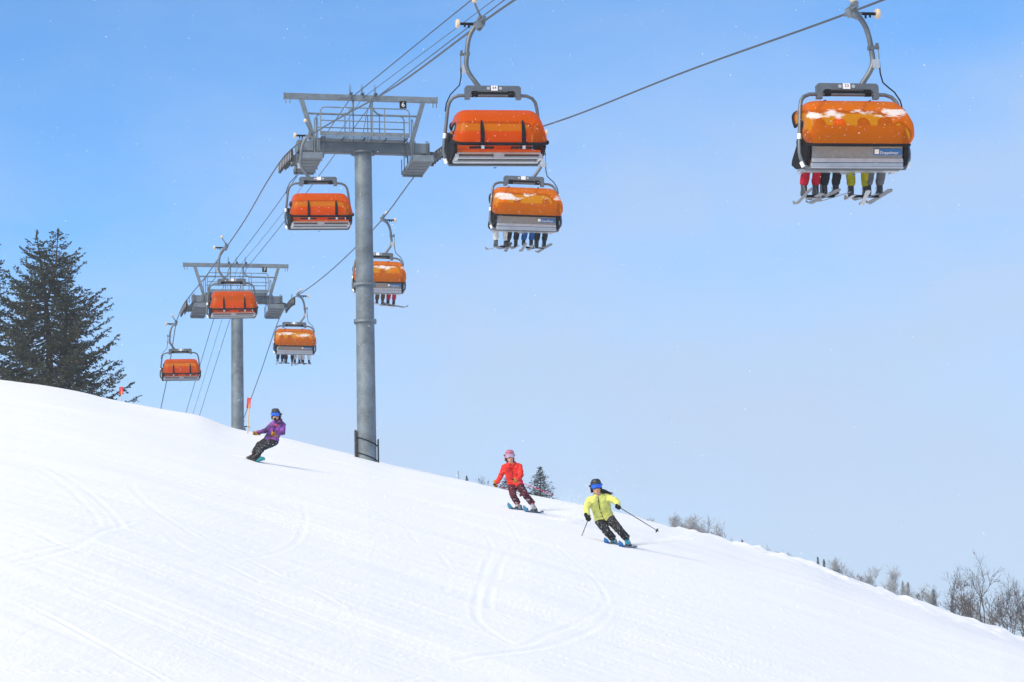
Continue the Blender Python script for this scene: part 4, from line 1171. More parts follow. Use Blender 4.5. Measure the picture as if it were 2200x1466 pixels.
SKB = mat("blue_ski_base", (0.02, 0.20, 0.55), .35, 0, .5, 5); SKT = mat("grey_ski_top", (0.10, 0.11, 0.13), .4); BND = mat("binding_black", (0.03, 0.032, 0.036), .5)
hy = math.atan2(ski_dir_y[1], ski_dir_y[0])
for nm, dx, lab in (('L', -.125, "blue ski under the inside foot of the yellow jacket skier"), ('R', .19, "blue ski under the outside foot of the yellow jacket skier, nearest its long pole")):
    ski((YO[0] + dx, YO[1] + .08), hy, R(20), 1.62, .062, SKB, SKT, BND, lab, "skis of the yellow jacket skier")
for hnd, tp, lab, mm in ((Jy['handL'], tipL_y, "short-looking black ski pole with red band, trailing below the yellow skier's lower hand", M['red']), (Jy['handR'], tipR_y, "long black ski pole pointing down to the right from the yellow skier's raised hand", None)):
    pole(Vector(hnd) + Vector((YO[0], YO[1], YZ)), tp + Vector((YO[0], YO[1], YZ)), M['blackplate'], lab, "poles of the yellow jacket skier", mm)

# --- skier in the red jacket
RO = (.21, 64.85); RZ = gz(*RO)
Jr = dict(head=(-.34, -.14, 1.455), face=(-.32, -.175, 1.335), neck=(-.29, -.08, 1.235), look=Vector((.10, -.97, -.2)).normalized(),
          shL=(-.485, -.03, 1.155), shR=(-.085, -.06, 1.155), hipC=(-.21, .12, .72), hipL=(-.30, .12, .70), hipR=(-.11, .12, .70),
          elbL=(-.585, .06, .92), wrL=(-.675, -.03, .755), handL=(-.715, -.08, .685), elbR=(-.04, -.18, .92), wrR=(-.135, -.37, .805), handR=(-.20, -.43, .765),
          kneeL=(-.265, -.14, .395), ankL=(-.13, .08, .165), kneeR=(.065, -.12, .395), ankR=(.275, .08, .155))
REDJ = cloth("red_jacket", (0.66, 0.030, 0.022), .7, .22, speck=.3)
MAROON = cloth("maroon_trousers", (0.075, 0.012, 0.025), .75, .2, speck=.7)
TAN = cloth("tan_leather_glove", (0.38, 0.18, 0.03), .6)
BOOTG = mat("pale_grey_boot", (0.42, 0.48, 0.50), .4); BUCKR = mat("red_buckle", (0.5, .03, .06), .5)
PINKP = mat("magenta_pole", (0.62, 0.03, 0.16), .4)
ski_dir_r = (-.30, -.955)
tipR_r, tipL_r = Vector((.83, -.30, .36)), Vector((-.02, .80, .46))
pr_, bvr, _ = skier((RO[0], RO[1], RZ), Jr, dict(jacket=REDJ, trousers=MAROON, helmet=HELMET_PINK, lens=LENS_PINK, goggle=mat("pink_goggle_frame", (.38, .20, .28), .5), strap=M['black'], boot=BOOTG, buckle=BUCKR, glove=TAN,
    label="skier in bright red jacket, maroon trousers and pink helmet in front of small spruces", yaw=.12, lean=-.02, footL=ski_dir_r, footR=ski_dir_r, jr=1.06,
    axisL=Vector(Jr['handL']) - tipL_r, axisR=Vector(Jr['handR']) - tipR_r))
DRED = cloth("dark_red_seam", (.35, .012, .012))
for pts, w in (([(-.285, 1.10), (-.27, 1.02), (-.26, .94), (-.25, .86), (-.24, .79)], .007), ([(-.37, 1.12), (-.30, 1.10), (-.22, 1.11)], .006), ([(-.20, .98), (-.17, .92)], .007)):
    zp = front_patch(bvr, pts, w)
    if zp: MB().grid(zp).build("zip", DRED, pr_, fix=False)
MB().tube([(-.41, -.07, 1.36), (-.40, -.10, 1.28), (-.37, -.12, 1.20)], [.03, .028, .01], 6).tube([(-.25, -.07, 1.36), (-.235, -.08, 1.28), (-.24, -.1, 1.21)], [.03, .028, .01], 6).build("hair", HAIR, pr_)
q = on_front(bvr, -.315, 1.305, .0)
if q is not None: MB().ball(q, .02, 5, sc=(1.1, .35, .35)).build("mouth", LIPS, pr_)
SKB2 = mat("turquoise_ski_base", (0.04, 0.30, 0.50), .35, 0, .3, 5); SKT2 = mat("dark_blue_ski_top", (0.03, 0.06, 0.12), .4)
hr_ = math.atan2(ski_dir_r[1], ski_dir_r[0])
for dx, lab in ((-.13, "turquoise ski under the inside foot of the red jacket skier"), (.275, "turquoise ski under the outside foot of the red jacket skier")):
    ski((RO[0] + dx, RO[1] + .08), hr_, R(15), 1.6, .062, SKB2, SKT2, BND, lab, "skis of the red jacket skier")
for hnd, tp, lab in ((Jr['handR'], tipR_r, "magenta ski pole pointing right from the red skier's front hand"), (Jr['handL'], tipL_r, "magenta ski pole trailing behind the red skier's legs")):
    pole(Vector(hnd) + Vector((RO[0], RO[1], RZ)), tp + Vector((RO[0], RO[1], RZ)), PINKP, lab, "poles of the red jacket skier")

# --- snowboarder in purple
BO = (-6.88, 64.9); BZ = gz(*BO)
Jb = dict(head=(.615, -.10, 1.20), face=(.60, -.135, 1.09), neck=(.64, -.05, 1.01), look=Vector((-.12, -.96, -.15)).normalized(),
          shL=(.50, -.02, .915), shR=(.77, .0, .91), hipC=(.475, .10, .54), hipL=(.39, .10, .53), hipR=(.54, .05, .49),
          elbL=(.33, -.06, .765), wrL=(.155, -.12, .715), handL=(.075, -.14, .705), elbR=(.79, -.10, .70), wrR=(.655, -.27, .65), handR=(.58, -.32, .65),
          kneeL=(.125, .06, .39), ankL=(-.03, .20, .17), kneeR=(.27, -.22, .31), ankR=(.115, -.20, .13))
PURP = bpy.data.materials.new("purple_jacket"); PURP.use_nodes = True
_nt = PURP.node_tree; _b = _nt.nodes["Principled BSDF"]; _b.inputs["Roughness"].default_value = .7
_tc = _nt.nodes.new("ShaderNodeTexCoord"); _n = _nt.nodes.new("ShaderNodeTexNoise"); _n.inputs["Scale"].default_value = 7; _n.inputs["Detail"].default_value = 5
_cr = _nt.nodes.new("ShaderNodeValToRGB"); _cr.color_ramp.elements[0].position = .42; _cr.color_ramp.elements[0].color = (.05, .012, .085, 1); _cr.color_ramp.elements[1].position = .56; _cr.color_ramp.elements[1].color = (.19, .045, .30, 1)
_nt.links.new(_tc.outputs["Object"], _n.inputs["Vector"]); _nt.links.new(_n.outputs["Fac"], _cr.inputs["Fac"]); _nt.links.new(_cr.outputs["Color"], _b.inputs["Base Color"])
DARKT = cloth("charcoal_trousers", (0.022, 0.025, 0.030), .75, .25, speck=.75)
ORANGE = mat("orange_patch", (.75, .07, .03), .6)
bd_dir = (.36, -.93)
pb_, bvb, _ = skier((BO[0], BO[1], BZ), Jb, dict(jacket=PURP, trousers=DARKT, helmet=HELMET_BLACK, lens=LENS_BLUE, goggle=M['black'], strap=M['black'], boot=mat("black_snowboard_boot", (.02, .021, .024), .7), buckle=mat("pink_boot_strap", (.55, .20, .25), .6), glove=TAN,
    label="snowboarder in purple jacket and dark trousers leaning back on a turquoise board", yaw=-.25, lean=.10, footL=(-.95, -.3), footR=(-.95, -.4), jr=1.05, scarf=True, chin=3, open=True, bsize=.82,
    axisL=(.1, .2, 1), axisR=(.2, .3, 1)))
for pts, w, m_ in (([(.575, .905), (.635, .905)], .022, ORANGE), ([(.225, .385), (.25, .36)], .025, ORANGE), ([(.58, .88), (.55, .78), (.50, .66), (.46, .56)], .005, cloth("dark_zip", (.03, .01, .05)))):
    zp = front_patch(bvb, pts, w)
    if zp: MB().grid(zp).build("logo_patch" if m_ is ORANGE else "zip", m_, pb_, fix=False)
MB().tube([(.70, -.06, 1.03), (.735, .0, 1.055), (.72, .08, 1.06)], .035, 8).build("hood_lining", mat("orange_hood_lining", (.8, .07, .03), .7), pb_)
TEALBD = mat("turquoise_board_base", (.02, .36, .38), .35, 0, .25, 4); BDT = mat("dark_board_top", (.05, .05, .06), .4)
sb = ski((BO[0] + .04, BO[1] + .0), math.atan2(bd_dir[1], bd_dir[0]), R(24), 1.45, .135, TEALBD, BDT, BND, "turquoise based snowboard tilted on its edge under the purple snowboarder", None, name="snowboard")
sb['category'] = "snowboard"
if 'group' in sb: del sb['group']

# --- riders on the chairs
def rider_prims(variant):
    k = .06 if variant else 0.0
    P = []
    for s in (-1, 1):
        x = s * .10
        kx = s * (.12 + .05 * variant); axx = s * .13 + (k if s > 0 else -k * .5)
        P += [((x, -.02, .37), .115, (kx, .46, .37), .10, 2), ((kx, .46, .37), .10, (axx + (.05 if variant else -.03), .64 + .03 * s * variant, -.02 - .02 * variant), .098, 2)]
        P += [((x * .8, -.02, .48), .125, (x * .9, -.09, .78), .11, 1), ((s * .19, -.10, .84), .075, (s * .25, .06, .58), .062, 1), ((s * .25, .06, .58), .062, (s * .10, .28, .52), .055, 1), ((s * .10, .28, .52), .05, (s * .07, .33, .52), .05, 3)]
    P += [((-.10, -.02, .38), .12, (.10, -.02, .38), .12, 2), ((-.16, -.1, .85), .075, (.16, -.1, .85), .075, 1), ((0, -.09, .86), .065, (0, -.07, .98), .062, 0), ((0, -.06, 1.06), .095, (0, -.04, .99), .08, 0), ((0, .04, 1.01), .014, (0, .05, .99), .016, 0)]
    return P
RB = [body_mesh("person", rider_prims(v), .022, [SKIN, M['black'], M['black'], M['black']], 2, .008) for v in (0, 1)]
_tmp = empty("rider_proto")
head_parts(_tmp, Vector((0, -.06, 1.075)), math.pi, .1, HELMET_BLACK, LENS_BLUE, M['black'], M['black'])
RH = {c.name.split('.')[0]: c for c in _tmp.children}
RB_boot = [boot_mesh("boot", (0, 0, 0), (0.05, 1), size=1.12, mats= [mat("dark_boot", (.035, .037, .042), .45), mat("boot_buckle", (.45, .46, .48), .4)])]
cols = {}
def col(c, speck=.1):
    if c not in cols: cols[c] = cloth("outfit_%d" % len(cols), c, speck=speck)
    return cols[c]
SB = mat("grey_ski_base", (.13, .14, .16), .4, 0, .3, 5); ST = mat("pale_ski_top", (.20, .21, .23), .4); SBB = mat("pale_blue_ski_base", (.18, .33, .5), .4); SBK = mat("black_ski_base", (.03, .03, .035), .4); SBW = mat("white_ski_base", (.42, .43, .45), .4)
HBLK, HORG, HWHT = HELMET_BLACK, mat("orange_helmet", (.6, .1, .03), .5), mat("white_helmet", (.7, .7, .72), .5)
RIDERS = [
 # chair, seat x, trousers, jacket, helmet, variant, description, gear base, gear kind
 ('R1', -.72, (.45, .012, .03), (.42, .02, .03), HBLK, 0, "rider in crimson trousers, outermost on the near chair's left end", SB, 'ski'),
 ('R1', -.27, (.022, .024, .03), (.03, .03, .035), HORG, 0, "rider in black trousers beside the crimson one on the near chair", SB, 'ski'),
 ('R1', .27, (.36, .34, .015), (.05, .06, .1), HBLK, 1, "rider in mustard yellow trousers on the near chair", SBW, 'ski'),
 ('R1', .72, (.13, .13, .145), (.1, .1, .11), HBLK, 0, "rider in grey trousers on the near chair, under the blue sign", SB, 'ski'),
 ('R2', -.74, (.66, .66, .64), (.5, .5, .5), HWHT, 1, "rider in white trousers on the middle chair below the big empty one", SBK, 'ski'),
 ('R2', -.26, (.022, .024, .03), (.05, .05, .06), HBLK, 0, "rider in black trousers between white and blue ones on the middle chair", SBK, 'ski'),
 ('R2', .27, (.015, .10, .32), (.1, .1, .3), HORG, 0, "child rider in blue flowered trousers on the middle chair", SB, 'ski'),
 ('R2', .72, (.022, .024, .03), (.03, .03, .04), HBLK, 0, "rider in black trousers on the middle chair, under its blue sign", SB, 'ski'),
 ('R3', -.55, (.022, .026, .035), (.03, .03, .04), HBLK, 0, "rider in dark trousers mostly hidden by the tower 6 post", SBK, 'ski'),
 ('R3', .20, (.13, .065, .02), (.2, .1, .04), HBLK, 0, "rider in brown trousers just right of the tower 6 post", SBW, 'snowboard'),
 ('R3', .72, (.42, .012, .04), (.3, .02, .03), HWHT, 0, "rider in raspberry red trousers on the chair behind tower 6", SBK, 'snowboard'),
 ('R4', -.72, (.022, .026, .035), (.03, .03, .04), HBLK, 0, "rider in black trousers at the left end of the farthest occupied chair", SBW, 'ski'),
 ('R4', -.28, (.025, .026, .035), (.05, .03, .04), HBLK, 1, "second rider in black trousers on the farthest occupied chair, beside the white ones", SB, 'ski'),
 ('R4', .28, (.60, .62, .66), (.5, .3, .3), HWHT, 0, "rider in white trousers and pink boots on the farthest occupied chair", SBK, 'ski'),
 ('R4', .70, (.62, .64, .68), (.4, .45, .5), HBLK, 1, "rider in white trousers at the right end of the farthest occupied chair", SBK, 'ski'),
]
def rider_gear(base_m, wid, length, name):
    mb = MB(); n = 16; rows_b = [[], []]; rows_t = [[], []]
    for i in range(n + 1):
        t = i / n; y = -.46 * length + t * length; u = abs(t * 2 - 1)
        w = wid * (.78 + .26 * u ** 2); tip = max(0, (t - .85) / .15); tail = max(0, (.07 - t) / .07)
        w *= math.sqrt(max(1 - tip ** 2.4, .02)) * math.sqrt(max(1 - tail ** 3, .1)); z = .12 * tip ** 1.6 + (.10 * tail if wid > .1 else 0)
        for k, s in enumerate((-1, 1)):
            rows_b[k].append((s * w, y, z)); rows_t[k].append((s * w, y, z + .015))
    mb.grid(rows_b, 0).grid(rows_t, 1).grid([rows_b[0], rows_t[0]], 1).grid([rows_b[1], rows_t[1]], 1)
    return mb.mesh(name, [base_m, ST], angle=50)
gear_cache = {}
SHORT = ["crimson trousered rider, near chair", "black trousered rider, near chair", "mustard yellow trousered rider, near chair", "grey trousered rider, near chair",
         "white trousered rider, middle chair", "black trousered rider next to the white one, middle chair", "child in blue trousers, middle chair", "black trousered rider under the sign, middle chair",
         "dark trousered rider behind the tower post", "brown", "red", "leftmost black trousered rider, farthest occupied chair", "second black trousered rider, farthest occupied chair", "white trousered rider with pink boots, farthest occupied chair", "rightmost white trousered rider, farthest occupied chair"]
for ri, (ck, sx, tc_, jc_, hm, var, lab, gb, gk) in enumerate(RIDERS):
    ch = CHAIRS[ck]; Mw = Matrix.Translation(ch.location) @ ch.rotation_euler.to_matrix().to_4x4()
    child = "child" in lab
    o = link("person", RB[var]); o.matrix_world = Mw @ Matrix.Translation((sx, 0, .0)) @ Matrix.Diagonal((1, 1, .8 if child else 1, 1))
    for i, m_ in enumerate((SKIN, col(jc_), col(tc_), BLKG)):
        o.material_slots[i].link = 'OBJECT'; o.material_slots[i].material = m_
    tag(o, lab, "person", "riders sitting on the chairlift")
    for nm in ("helmet", "goggles"):
        c = RH[nm].copy(); COL.objects.link(c); c.parent = o
        if nm == "helmet":
            c.material_slots[0].link = 'OBJECT'; c.material_slots[0].material = hm
    kk = .06 if var else 0.0
    turn = [R(6), R(-8), R(14), R(0), R(-11), R(4)][ri % 6]
    for s in (-1, 1):
        fx = s * .13 + (kk if s > 0 else -kk * .5)
        b_ = link("boot", RB_boot[0], o); b_.location = (fx + (.05 if var else -.03), .68 + .03 * s * var, -.16 - .02 * var); b_.rotation_euler = (0, 0, -turn * .5)
        if gk == 'ski':
            key = (gb.name, 'ski')
            if key not in gear_cache: gear_cache[key] = rider_gear(gb, .058, 1.62, "ski")
            g = link("ski", gear_cache[key])
            pit = [-.04, .10, -.02, .05, .12][(ri * 2 + (s > 0)) % 5]
            g.matrix_world = Mw @ Matrix.Translation((sx + fx + (.05 if var else -.03), .74 + .03 * s * var, -.325 - .02 * var)) @ Matrix.Rotation(-turn, 4, 'Z') @ Matrix.Rotation(pit, 4, 'X') @ Matrix.Rotation([.2, -.25, .1, .35][ri % 4] * s, 4, 'Y')
            tag(g, ("left ski of the " if s < 0 else "right ski of the ") + SHORT[ri], "ski", "skis worn by the riders on the chairlift")
    if gk == 'snowboard':
        key = (gb.name, 'sb')
        if key not in gear_cache: gear_cache[key] = rider_gear(gb, .135, 1.5, "snowboard")
        g = link("snowboard", gear_cache[key])
        g.matrix_world = Mw @ Matrix.Translation((sx + .12, .74, -.325)) @ Matrix.Rotation(R(-62), 4, 'Z') @ Matrix.Rotation(-.05, 4, 'X')
        tag(g, "snowboard hanging below the " + ("brown" if tc_[1] > .05 else "raspberry red") + " trousers of a rider behind tower 6", "snowboard", "snowboards of the chairlift riders")
for c in list(_tmp.children_recursive) + [_tmp]: bpy.data.objects.remove(c)

# ------------------------------------------------------------------ trail markers
def marker(x, y, h, lean, label, ph=.44, pw=.17):
    z = gz(x, y)
    t = tag(empty("trail_marker", (x, y, z - .02)), label, "trail marker", "bamboo trail markers on the ridge")
    MB().tube([(0, 0, -.2), (lean * .5, 0, h * .5), (lean, 0, h)], [.026, .024, .021], 8).tube([(lean * .35, 0, h * .34), (lean * .36, 0, h * .35)], .029, 8).tube([(lean * .62, 0, h * .61), (lean * .63, 0, h * .62)], .028, 8).build("pole", M['bamboo'], t)
    pn = MB(); n = 6
    rows = []
    for k in range(n + 1):
        zz = h - ph + ph * k / n
        rows.append([(lean * zz / h - pw * .62 + pw * j / 4, -.03 + .04 * math.sin(j * .9 + k * .3), zz + .02 * (4 - j) / 4) for j in range(5)])
    back = [[(a, b + .012, c) for a, b, c in r_] for r_ in rows]
    pn.grid(rows).grid(back).grid([rows[0], back[0]]).grid([rows[-1], back[-1]]).grid([[r_[0] for r_ in rows], [r_[0] for r_ in back]]).grid([[r_[-1] for r_ in rows], [r_[-1] for r_ in back]])
    pn.build("panel", M['red'], t)
    MB().box((lean * .9 + .01, -.038, h - ph * .5), (.05, .006, ph * .82)).build("stripe", mat("faded_orange_stripe", (.55, .28, .10), .7), t)
marker(-11.17, 103.0, 1.50, .10, "tall bamboo pole with red panel beside the foot of tower 7")
marker(-20.47, 128.0, .80, .04, "red marker panel showing over the ridge under the pine's lowest branch", .40, .22)

# ------------------------------------------------------------------ trees
def quads_object(name, centers, dirs, lens, wids, material, parent):
    """many leaf-sized blades as one mesh"""
    n = len(centers); C = np.array(centers); D = np.array(dirs); D /= np.linalg.norm(D, axis=1, keepdims=True) + 1e-9
    rnd = rng.normal(size=(n, 3)); S = np.cross(D, rnd); S /= np.linalg.norm(S, axis=1, keepdims=True) + 1e-9
    L_ = np.array(lens)[:, None]; W_ = np.array(wids)[:, None]
    V = np.stack([C - D * L_ * .5, C - S * W_ * .5 + D * L_ * .05, C + D * L_ * .5, C + S * W_ * .5 + D * L_ * .05], 1).reshape(-1, 3)
    me = bpy.data.meshes.new(name)
    me.vertices.add(4 * n); me.vertices.foreach_set("co", V.astype(np.float32).ravel())
    me.loops.add(4 * n); me.loops.foreach_set("vertex_index", np.arange(4 * n, dtype=np.int32))
    me.polygons.add(n); me.polygons.foreach_set("loop_start", np.arange(0, 4 * n, 4, dtype=np.int32))
    me.update(calc_edges=True)
    me.materials.append(material)
    return link(name, me, parent)

def conifer(x, y, H, Rmax, label, group, seed, density=1.0, shape=1.7, leaders=((0, 0),), leaf=(.17, .055), mat_n='needle', sweep=.18, base_h=.0, cat="tree", tip0=.30):
    rs = np.random.default_rng(seed)
    t = tag(empty("pine_tree", (x, y, gz(x, y) - .25)), label, cat, group)
    if H < 3 or Rmax < 2: t.name = "spruce_tree"
    tk = MB()
    tk.tube([(0, 0, -.3), (0, 0, H * .3), (leaders[0][0] * .3, 0, H * .6), (leaders[0][0], leaders[0][1], H * .985)], [.028 * H * .9, .022 * H * .9, .012 * H, .002 * H], 9)
    for lx, ly in leaders[1:]:
        tk.tube([(leaders[0][0] * .3, 0, H * .55), (lx * .7, ly * .7, H * .75), (lx, ly, H * .975)], [.010 * H, .007 * H, .002 * H], 7)
    tk.build("trunk", M['bark'], t)
    br = MB(); C, D, Ls, Ws = [], [], [], []
    step = .26 / density * max(.55, H / 10)
    hs = np.arange(base_h + .12 * H * 0 + .25, H * .985, step)
    for h in hs:
        f = 1 - h / H                                             # 0 at the tip
        env = Rmax * (1 - (1 - f) ** shape)
        nb = 6 if f > .12 else 4
        a0 = rs.uniform(0, 2 * math.pi)
        ld = leaders[rs.integers(len(leaders))] if f < .42 else (0, 0)
        kx, ky = (ld[0] * max(0, (h / H - .5) / .48), ld[1] * max(0, (h / H - .5) / .48)) if f < .42 else (leaders[0][0] * .3 * h / H, 0)
        for b_ in range(nb):
            a = a0 + b_ * 2 * math.pi / nb + rs.normal(0, .25)
            L_ = env * (rs.uniform(.62, 1.05) if rs.random() > .16 else rs.uniform(1.02, 1.22)) * (.8 if f < .35 and len(leaders) > 1 else 1) + .10 * H / 10 * min(1, tip0 + f * 2)
            m = max(4, int(L_ / .22)); up0 = .55 * (1 - f) ** 1.2 - .05; droop = sweep * L_
            pts = []
            az = 0
            for k in range(m + 1):
                u = k / m
                z = h + L_ * up0 * u - droop * math.sin(u * math.pi * .85) * (.4 + f) + .30 * L_ * max(0, u - .62) ** 1.3
                az += rs.normal(0, .02)
                pts.append(Vector((kx + math.cos(a + az) * L_ * u, ky + math.sin(a + az) * L_ * u, z)))
            br.tube(pts, [max(.006, (.010 + .009 * L_) * (1 - .9 * k / m)) for k in range(m + 1)], 4, caps=False)
            sub_n = max(3, int(L_ * 7.5 * density))
            for q in range(sub_n):
                u = .22 + .78 * (q + rs.uniform(0, 1)) / sub_n
                i = min(int(u * m), m - 1); p = pts[i].lerp(pts[i + 1], u * m - i)
                fwd = (pts[i + 1] - pts[i]).normalized()
                side = fwd.cross(Vector((0, 0, 1))).normalized() * (1 if q % 2 else -1)
                d = (fwd * rs.uniform(.35, 1.0) + side * rs.uniform(.3, .9) + Vector((0, 0, rs.uniform(-.35, .12)))).normalized()
                sl = min(.95, .22 + .30 * L_ * (1 - u * .75)) * rs.uniform(.5, 1.0) * min(1, tip0 + f * 2.2)
                nn = max(3, int(sl / leaf[0] * 3.6))
                for w in range(nn):
                    v = (w + rs.uniform(0, 1)) / nn
                    c = p + d * sl * v + Vector((rs.normal(0, .03), rs.normal(0, .03), rs.normal(0, .035) - .05 * v))
                    C.append(c); D.append(d * .8 + Vector((rs.normal(0, .45), rs.normal(0, .45), rs.normal(0, .35))))
                    Ls.append(leaf[0] * rs.uniform(.7, 1.3)); Ws.append(leaf[1] * rs.uniform(.7, 1.4))
    for lx, ly in leaders:
        for w in range(int(40 * density)):
            v = rs.random(); C.append(Vector((lx + rs.normal(0, .04), ly + rs.normal(0, .04), H * (.95 + .06 * v)))); D.append(Vector((rs.normal(0, .4), rs.normal(0, .4), 1))); Ls.append(leaf[0]); Ws.append(leaf[1])
    br.build("branches", M['bark'], t, fix=False)['kind'] = 'stuff'
    cr = quads_object("crown", C, D, Ls, Ws, M[mat_n], t)
    return t
conifer(-27.62, 146.0, 10.2, 4.3, "big dark pine with two tips and wide low branches on the left ridge", "big pines on the left ridge", 11, 1.08, 2.35, ((-.85, .2), (.50, -.2)), (.18, .085), tip0=1.0)
conifer(-33.6, 149.0, 11.2, 4.4, "second dark pine cut by the left edge, only its right branches in view", "big pines on the left ridge", 12, .95, 1.9, ((0, 0),), (.18, .08), tip0=.8)
conifer(1.11, 108.0, 1.80, .82, "small snow-dusted spruce on the ridge, right of the red jacket skier", "small spruces behind the red skier", 21, 1.35, 1.25, ((0, 0),), (.07, .028), 'needle2', .08)
conifer(-.30, 108.0, 1.15, .60, "small snow-dusted spruce peeping out behind the red jacket skier", "small spruces behind the red skier", 22, 1.35, 1.3, ((0, 0),), (.07, .028), 'needle2', .08)
conifer(.62, 107.5, .55, .45, "low snow-dusted spruce seedling between the two small spruces", "small spruces behind the red skier", 24, 1.35, 1.3, ((0, 0),), (.07, .028), 'needle2', .08)
FAR = [(40.2, 440, 8.5, .75, "lone hazy spruce tip over the ridge, left of the twin spruces"), (52.3, 430, 9.0, .62, "left one of the hazy twin spruces over the ridge"), (53.6, 432, 9.1, .62, "right one of the hazy twin spruces over the ridge"),
       (68.4, 440, 10.4, .9, "leftmost of the hazy spruces beyond the thicket"), (70.1, 445, 10.7, .9, "hazy spruce second from the left beyond the thicket"), (73.5, 438, 10.8, 1.3, "hazy spruce in the middle of the row beyond the thicket"), (75.4, 450, 10.9, 1.3, "hazy spruce right of middle beyond the thicket"), (78.8, 450, 11.3, 1.5, "hazy spruce behind the tall bare saplings"), (82.5, 445, 11.7, 1.6, "rightmost hazy spruce behind the thicket"),
       (-8.2, 420, 8.2, .8, "tiny hazy spruce tip on the ridge left of the red skier")]
for i, (x, y, h, r_, lab) in enumerate(FAR):
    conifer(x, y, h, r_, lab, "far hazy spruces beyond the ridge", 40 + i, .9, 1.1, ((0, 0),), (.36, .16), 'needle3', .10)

# bare shrubs and saplings
def bare_plant(x, y, H, label, group, seed, stems=3, depth=4, spread=.5, leaves=6, thick=.012, kids=3, name="bare_shrub", cat="shrub", lean=(0, 0), stem_len=.55):
    rs = np.random.default_rng(seed)
    t = tag(empty(name, (x, y, gz(x, y) - .05)), label, cat, group)
    mb = MB(); tips = []
    def grow(p, d, L_, r_, k):
        n = 4; pts = [p]; q = p.copy()
        for i in range(n):
            d2 = (d + Vector(rs.normal(0, .13, 3)) + Vector((0, 0, .05))).normalized(); q = q + d2 * L_ / n; pts.append(q.copy()); d = d2
        mb.tube(pts, [r_ * (1 - .45 * i / n) if k > 0 else r_ * (1 - .75 * i / n) for i in range(n + 1)], 4 if k < depth else 5, caps=False)
        tips.append(pts[-1])
        if k == 0: return
        for c in range(kids):
            u = rs.uniform(.35, 1.0); i = min(int(u * n), n - 1); s = pts[i].lerp(pts[i + 1], u * n - i)
            a = rs.uniform(0, 2 * math.pi); ax = d.orthogonal().normalized(); ay = d.cross(ax)
            ang = rs.uniform(.35, .95) * (1 + spread * .3)
            nd = (d * math.cos(ang) + (ax * math.cos(a) + ay * math.sin(a)) * math.sin(ang)).normalized()
            grow(s, nd, L_ * rs.uniform(.45, .72), r_ * .6, k - 1)
        grow(pts[-1], d, L_ * rs.uniform(.5, .7), r_ * .55, k - 1)
    for s in range(stems):
        a = rs.uniform(0, 2 * math.pi); sp = rs.uniform(.1, spread)
        d = Vector((math.cos(a) * sp + lean[0], math.sin(a) * sp + lean[1], 1)).normalized()
        grow(Vector((rs.normal(0, .03), rs.normal(0, .03), 0)), d, H * stem_len * rs.uniform(.75, 1.05), thick * rs.uniform(.8, 1.1), depth - 1)
    # scale to the wanted height
    zmax = max(v[2] for v in mb.v); f = H / zmax
    mb.v = [(a * min(f, 1.3), b * min(f, 1.3), c * f) for a, b, c in mb.v]
    mb.build("branches", M['twig'], t, fix=False)
    if leaves:
        lm = MB()
        for k in rs.choice(len(tips), min(leaves, len(tips)), replace=False):
            p = tips[k]; p = Vector((p.x * min(f, 1.3), p.y * min(f, 1.3), p.z * f)); s = rs.uniform(.015, .03)
            lm.ball(p - Vector((0, 0, s)), s, 3, sc=(.7, .5, 1.4))
        lm.build("dry_leaves", M['leaf_dry'], t)['kind'] = 'stuff'
    return t
G1 = "bare saplings in the thicket at lower right"
NEAR = [(14.44, 83, 1.80, 2, 5, .35, "bare branching sapling leftmost in the thicket at the snow edge", (0, 0)), (14.95, 82, 2.15, 2, 5, .25, "bare sapling second from the left in the thicket", (0, 0)), (15.12, 81, 2.60, 2, 5, .15, "tallest bare sapling with a bent tip in the thicket", (0, 0)),
        (15.73, 79, 2.25, 3, 5, .4, "dark multi-stemmed bare sapling right of the tallest one", (-.2, 0)), (16.05, 79, 2.3, 3, 5, .3, "bare sapling near the right edge of the thicket", (0, 0)), (15.45, 80.5, 1.6, 4, 4, .7, "low spreading bare shrub under the tallest sapling", (0, 0)), (14.9, 84, 1.15, 5, 4, .8, "low tangled bare shrub behind the leftmost saplings", (0, 0)),
        (15.85, 80.5, 1.5, 5, 4, .8, "dense tangled shrub low at the right of the thicket", (0, 0)), (16.3, 78.5, 1.7, 5, 4, .7, "tangled shrub cut by the right edge of the view", (0, 0)), (16.45, 80, 2.2, 3, 5, .4, "bare sapling cut by the right edge of the view", (0, 0)), (15.9, 77.5, 1.3, 4, 4, .9, "low shrub with an arching branch nearest the camera in the thicket", (-.3, 0)), (13.7, 84.5, .65, 2, 4, .6, "knee-high bare shrub left of the thicket", (0, 0)), (15.3, 83.5, 1.5, 4, 4, .6, "bare shrub half hidden behind the saplings", (0, 0))]
for i, (x, y, h, st, dp, spd, lab, ln) in enumerate(NEAR):
    bare_plant(x, y, h, lab, G1, 60 + i, st, dp, spd, 8, .011 + .004 * h, 3, lean=ln)
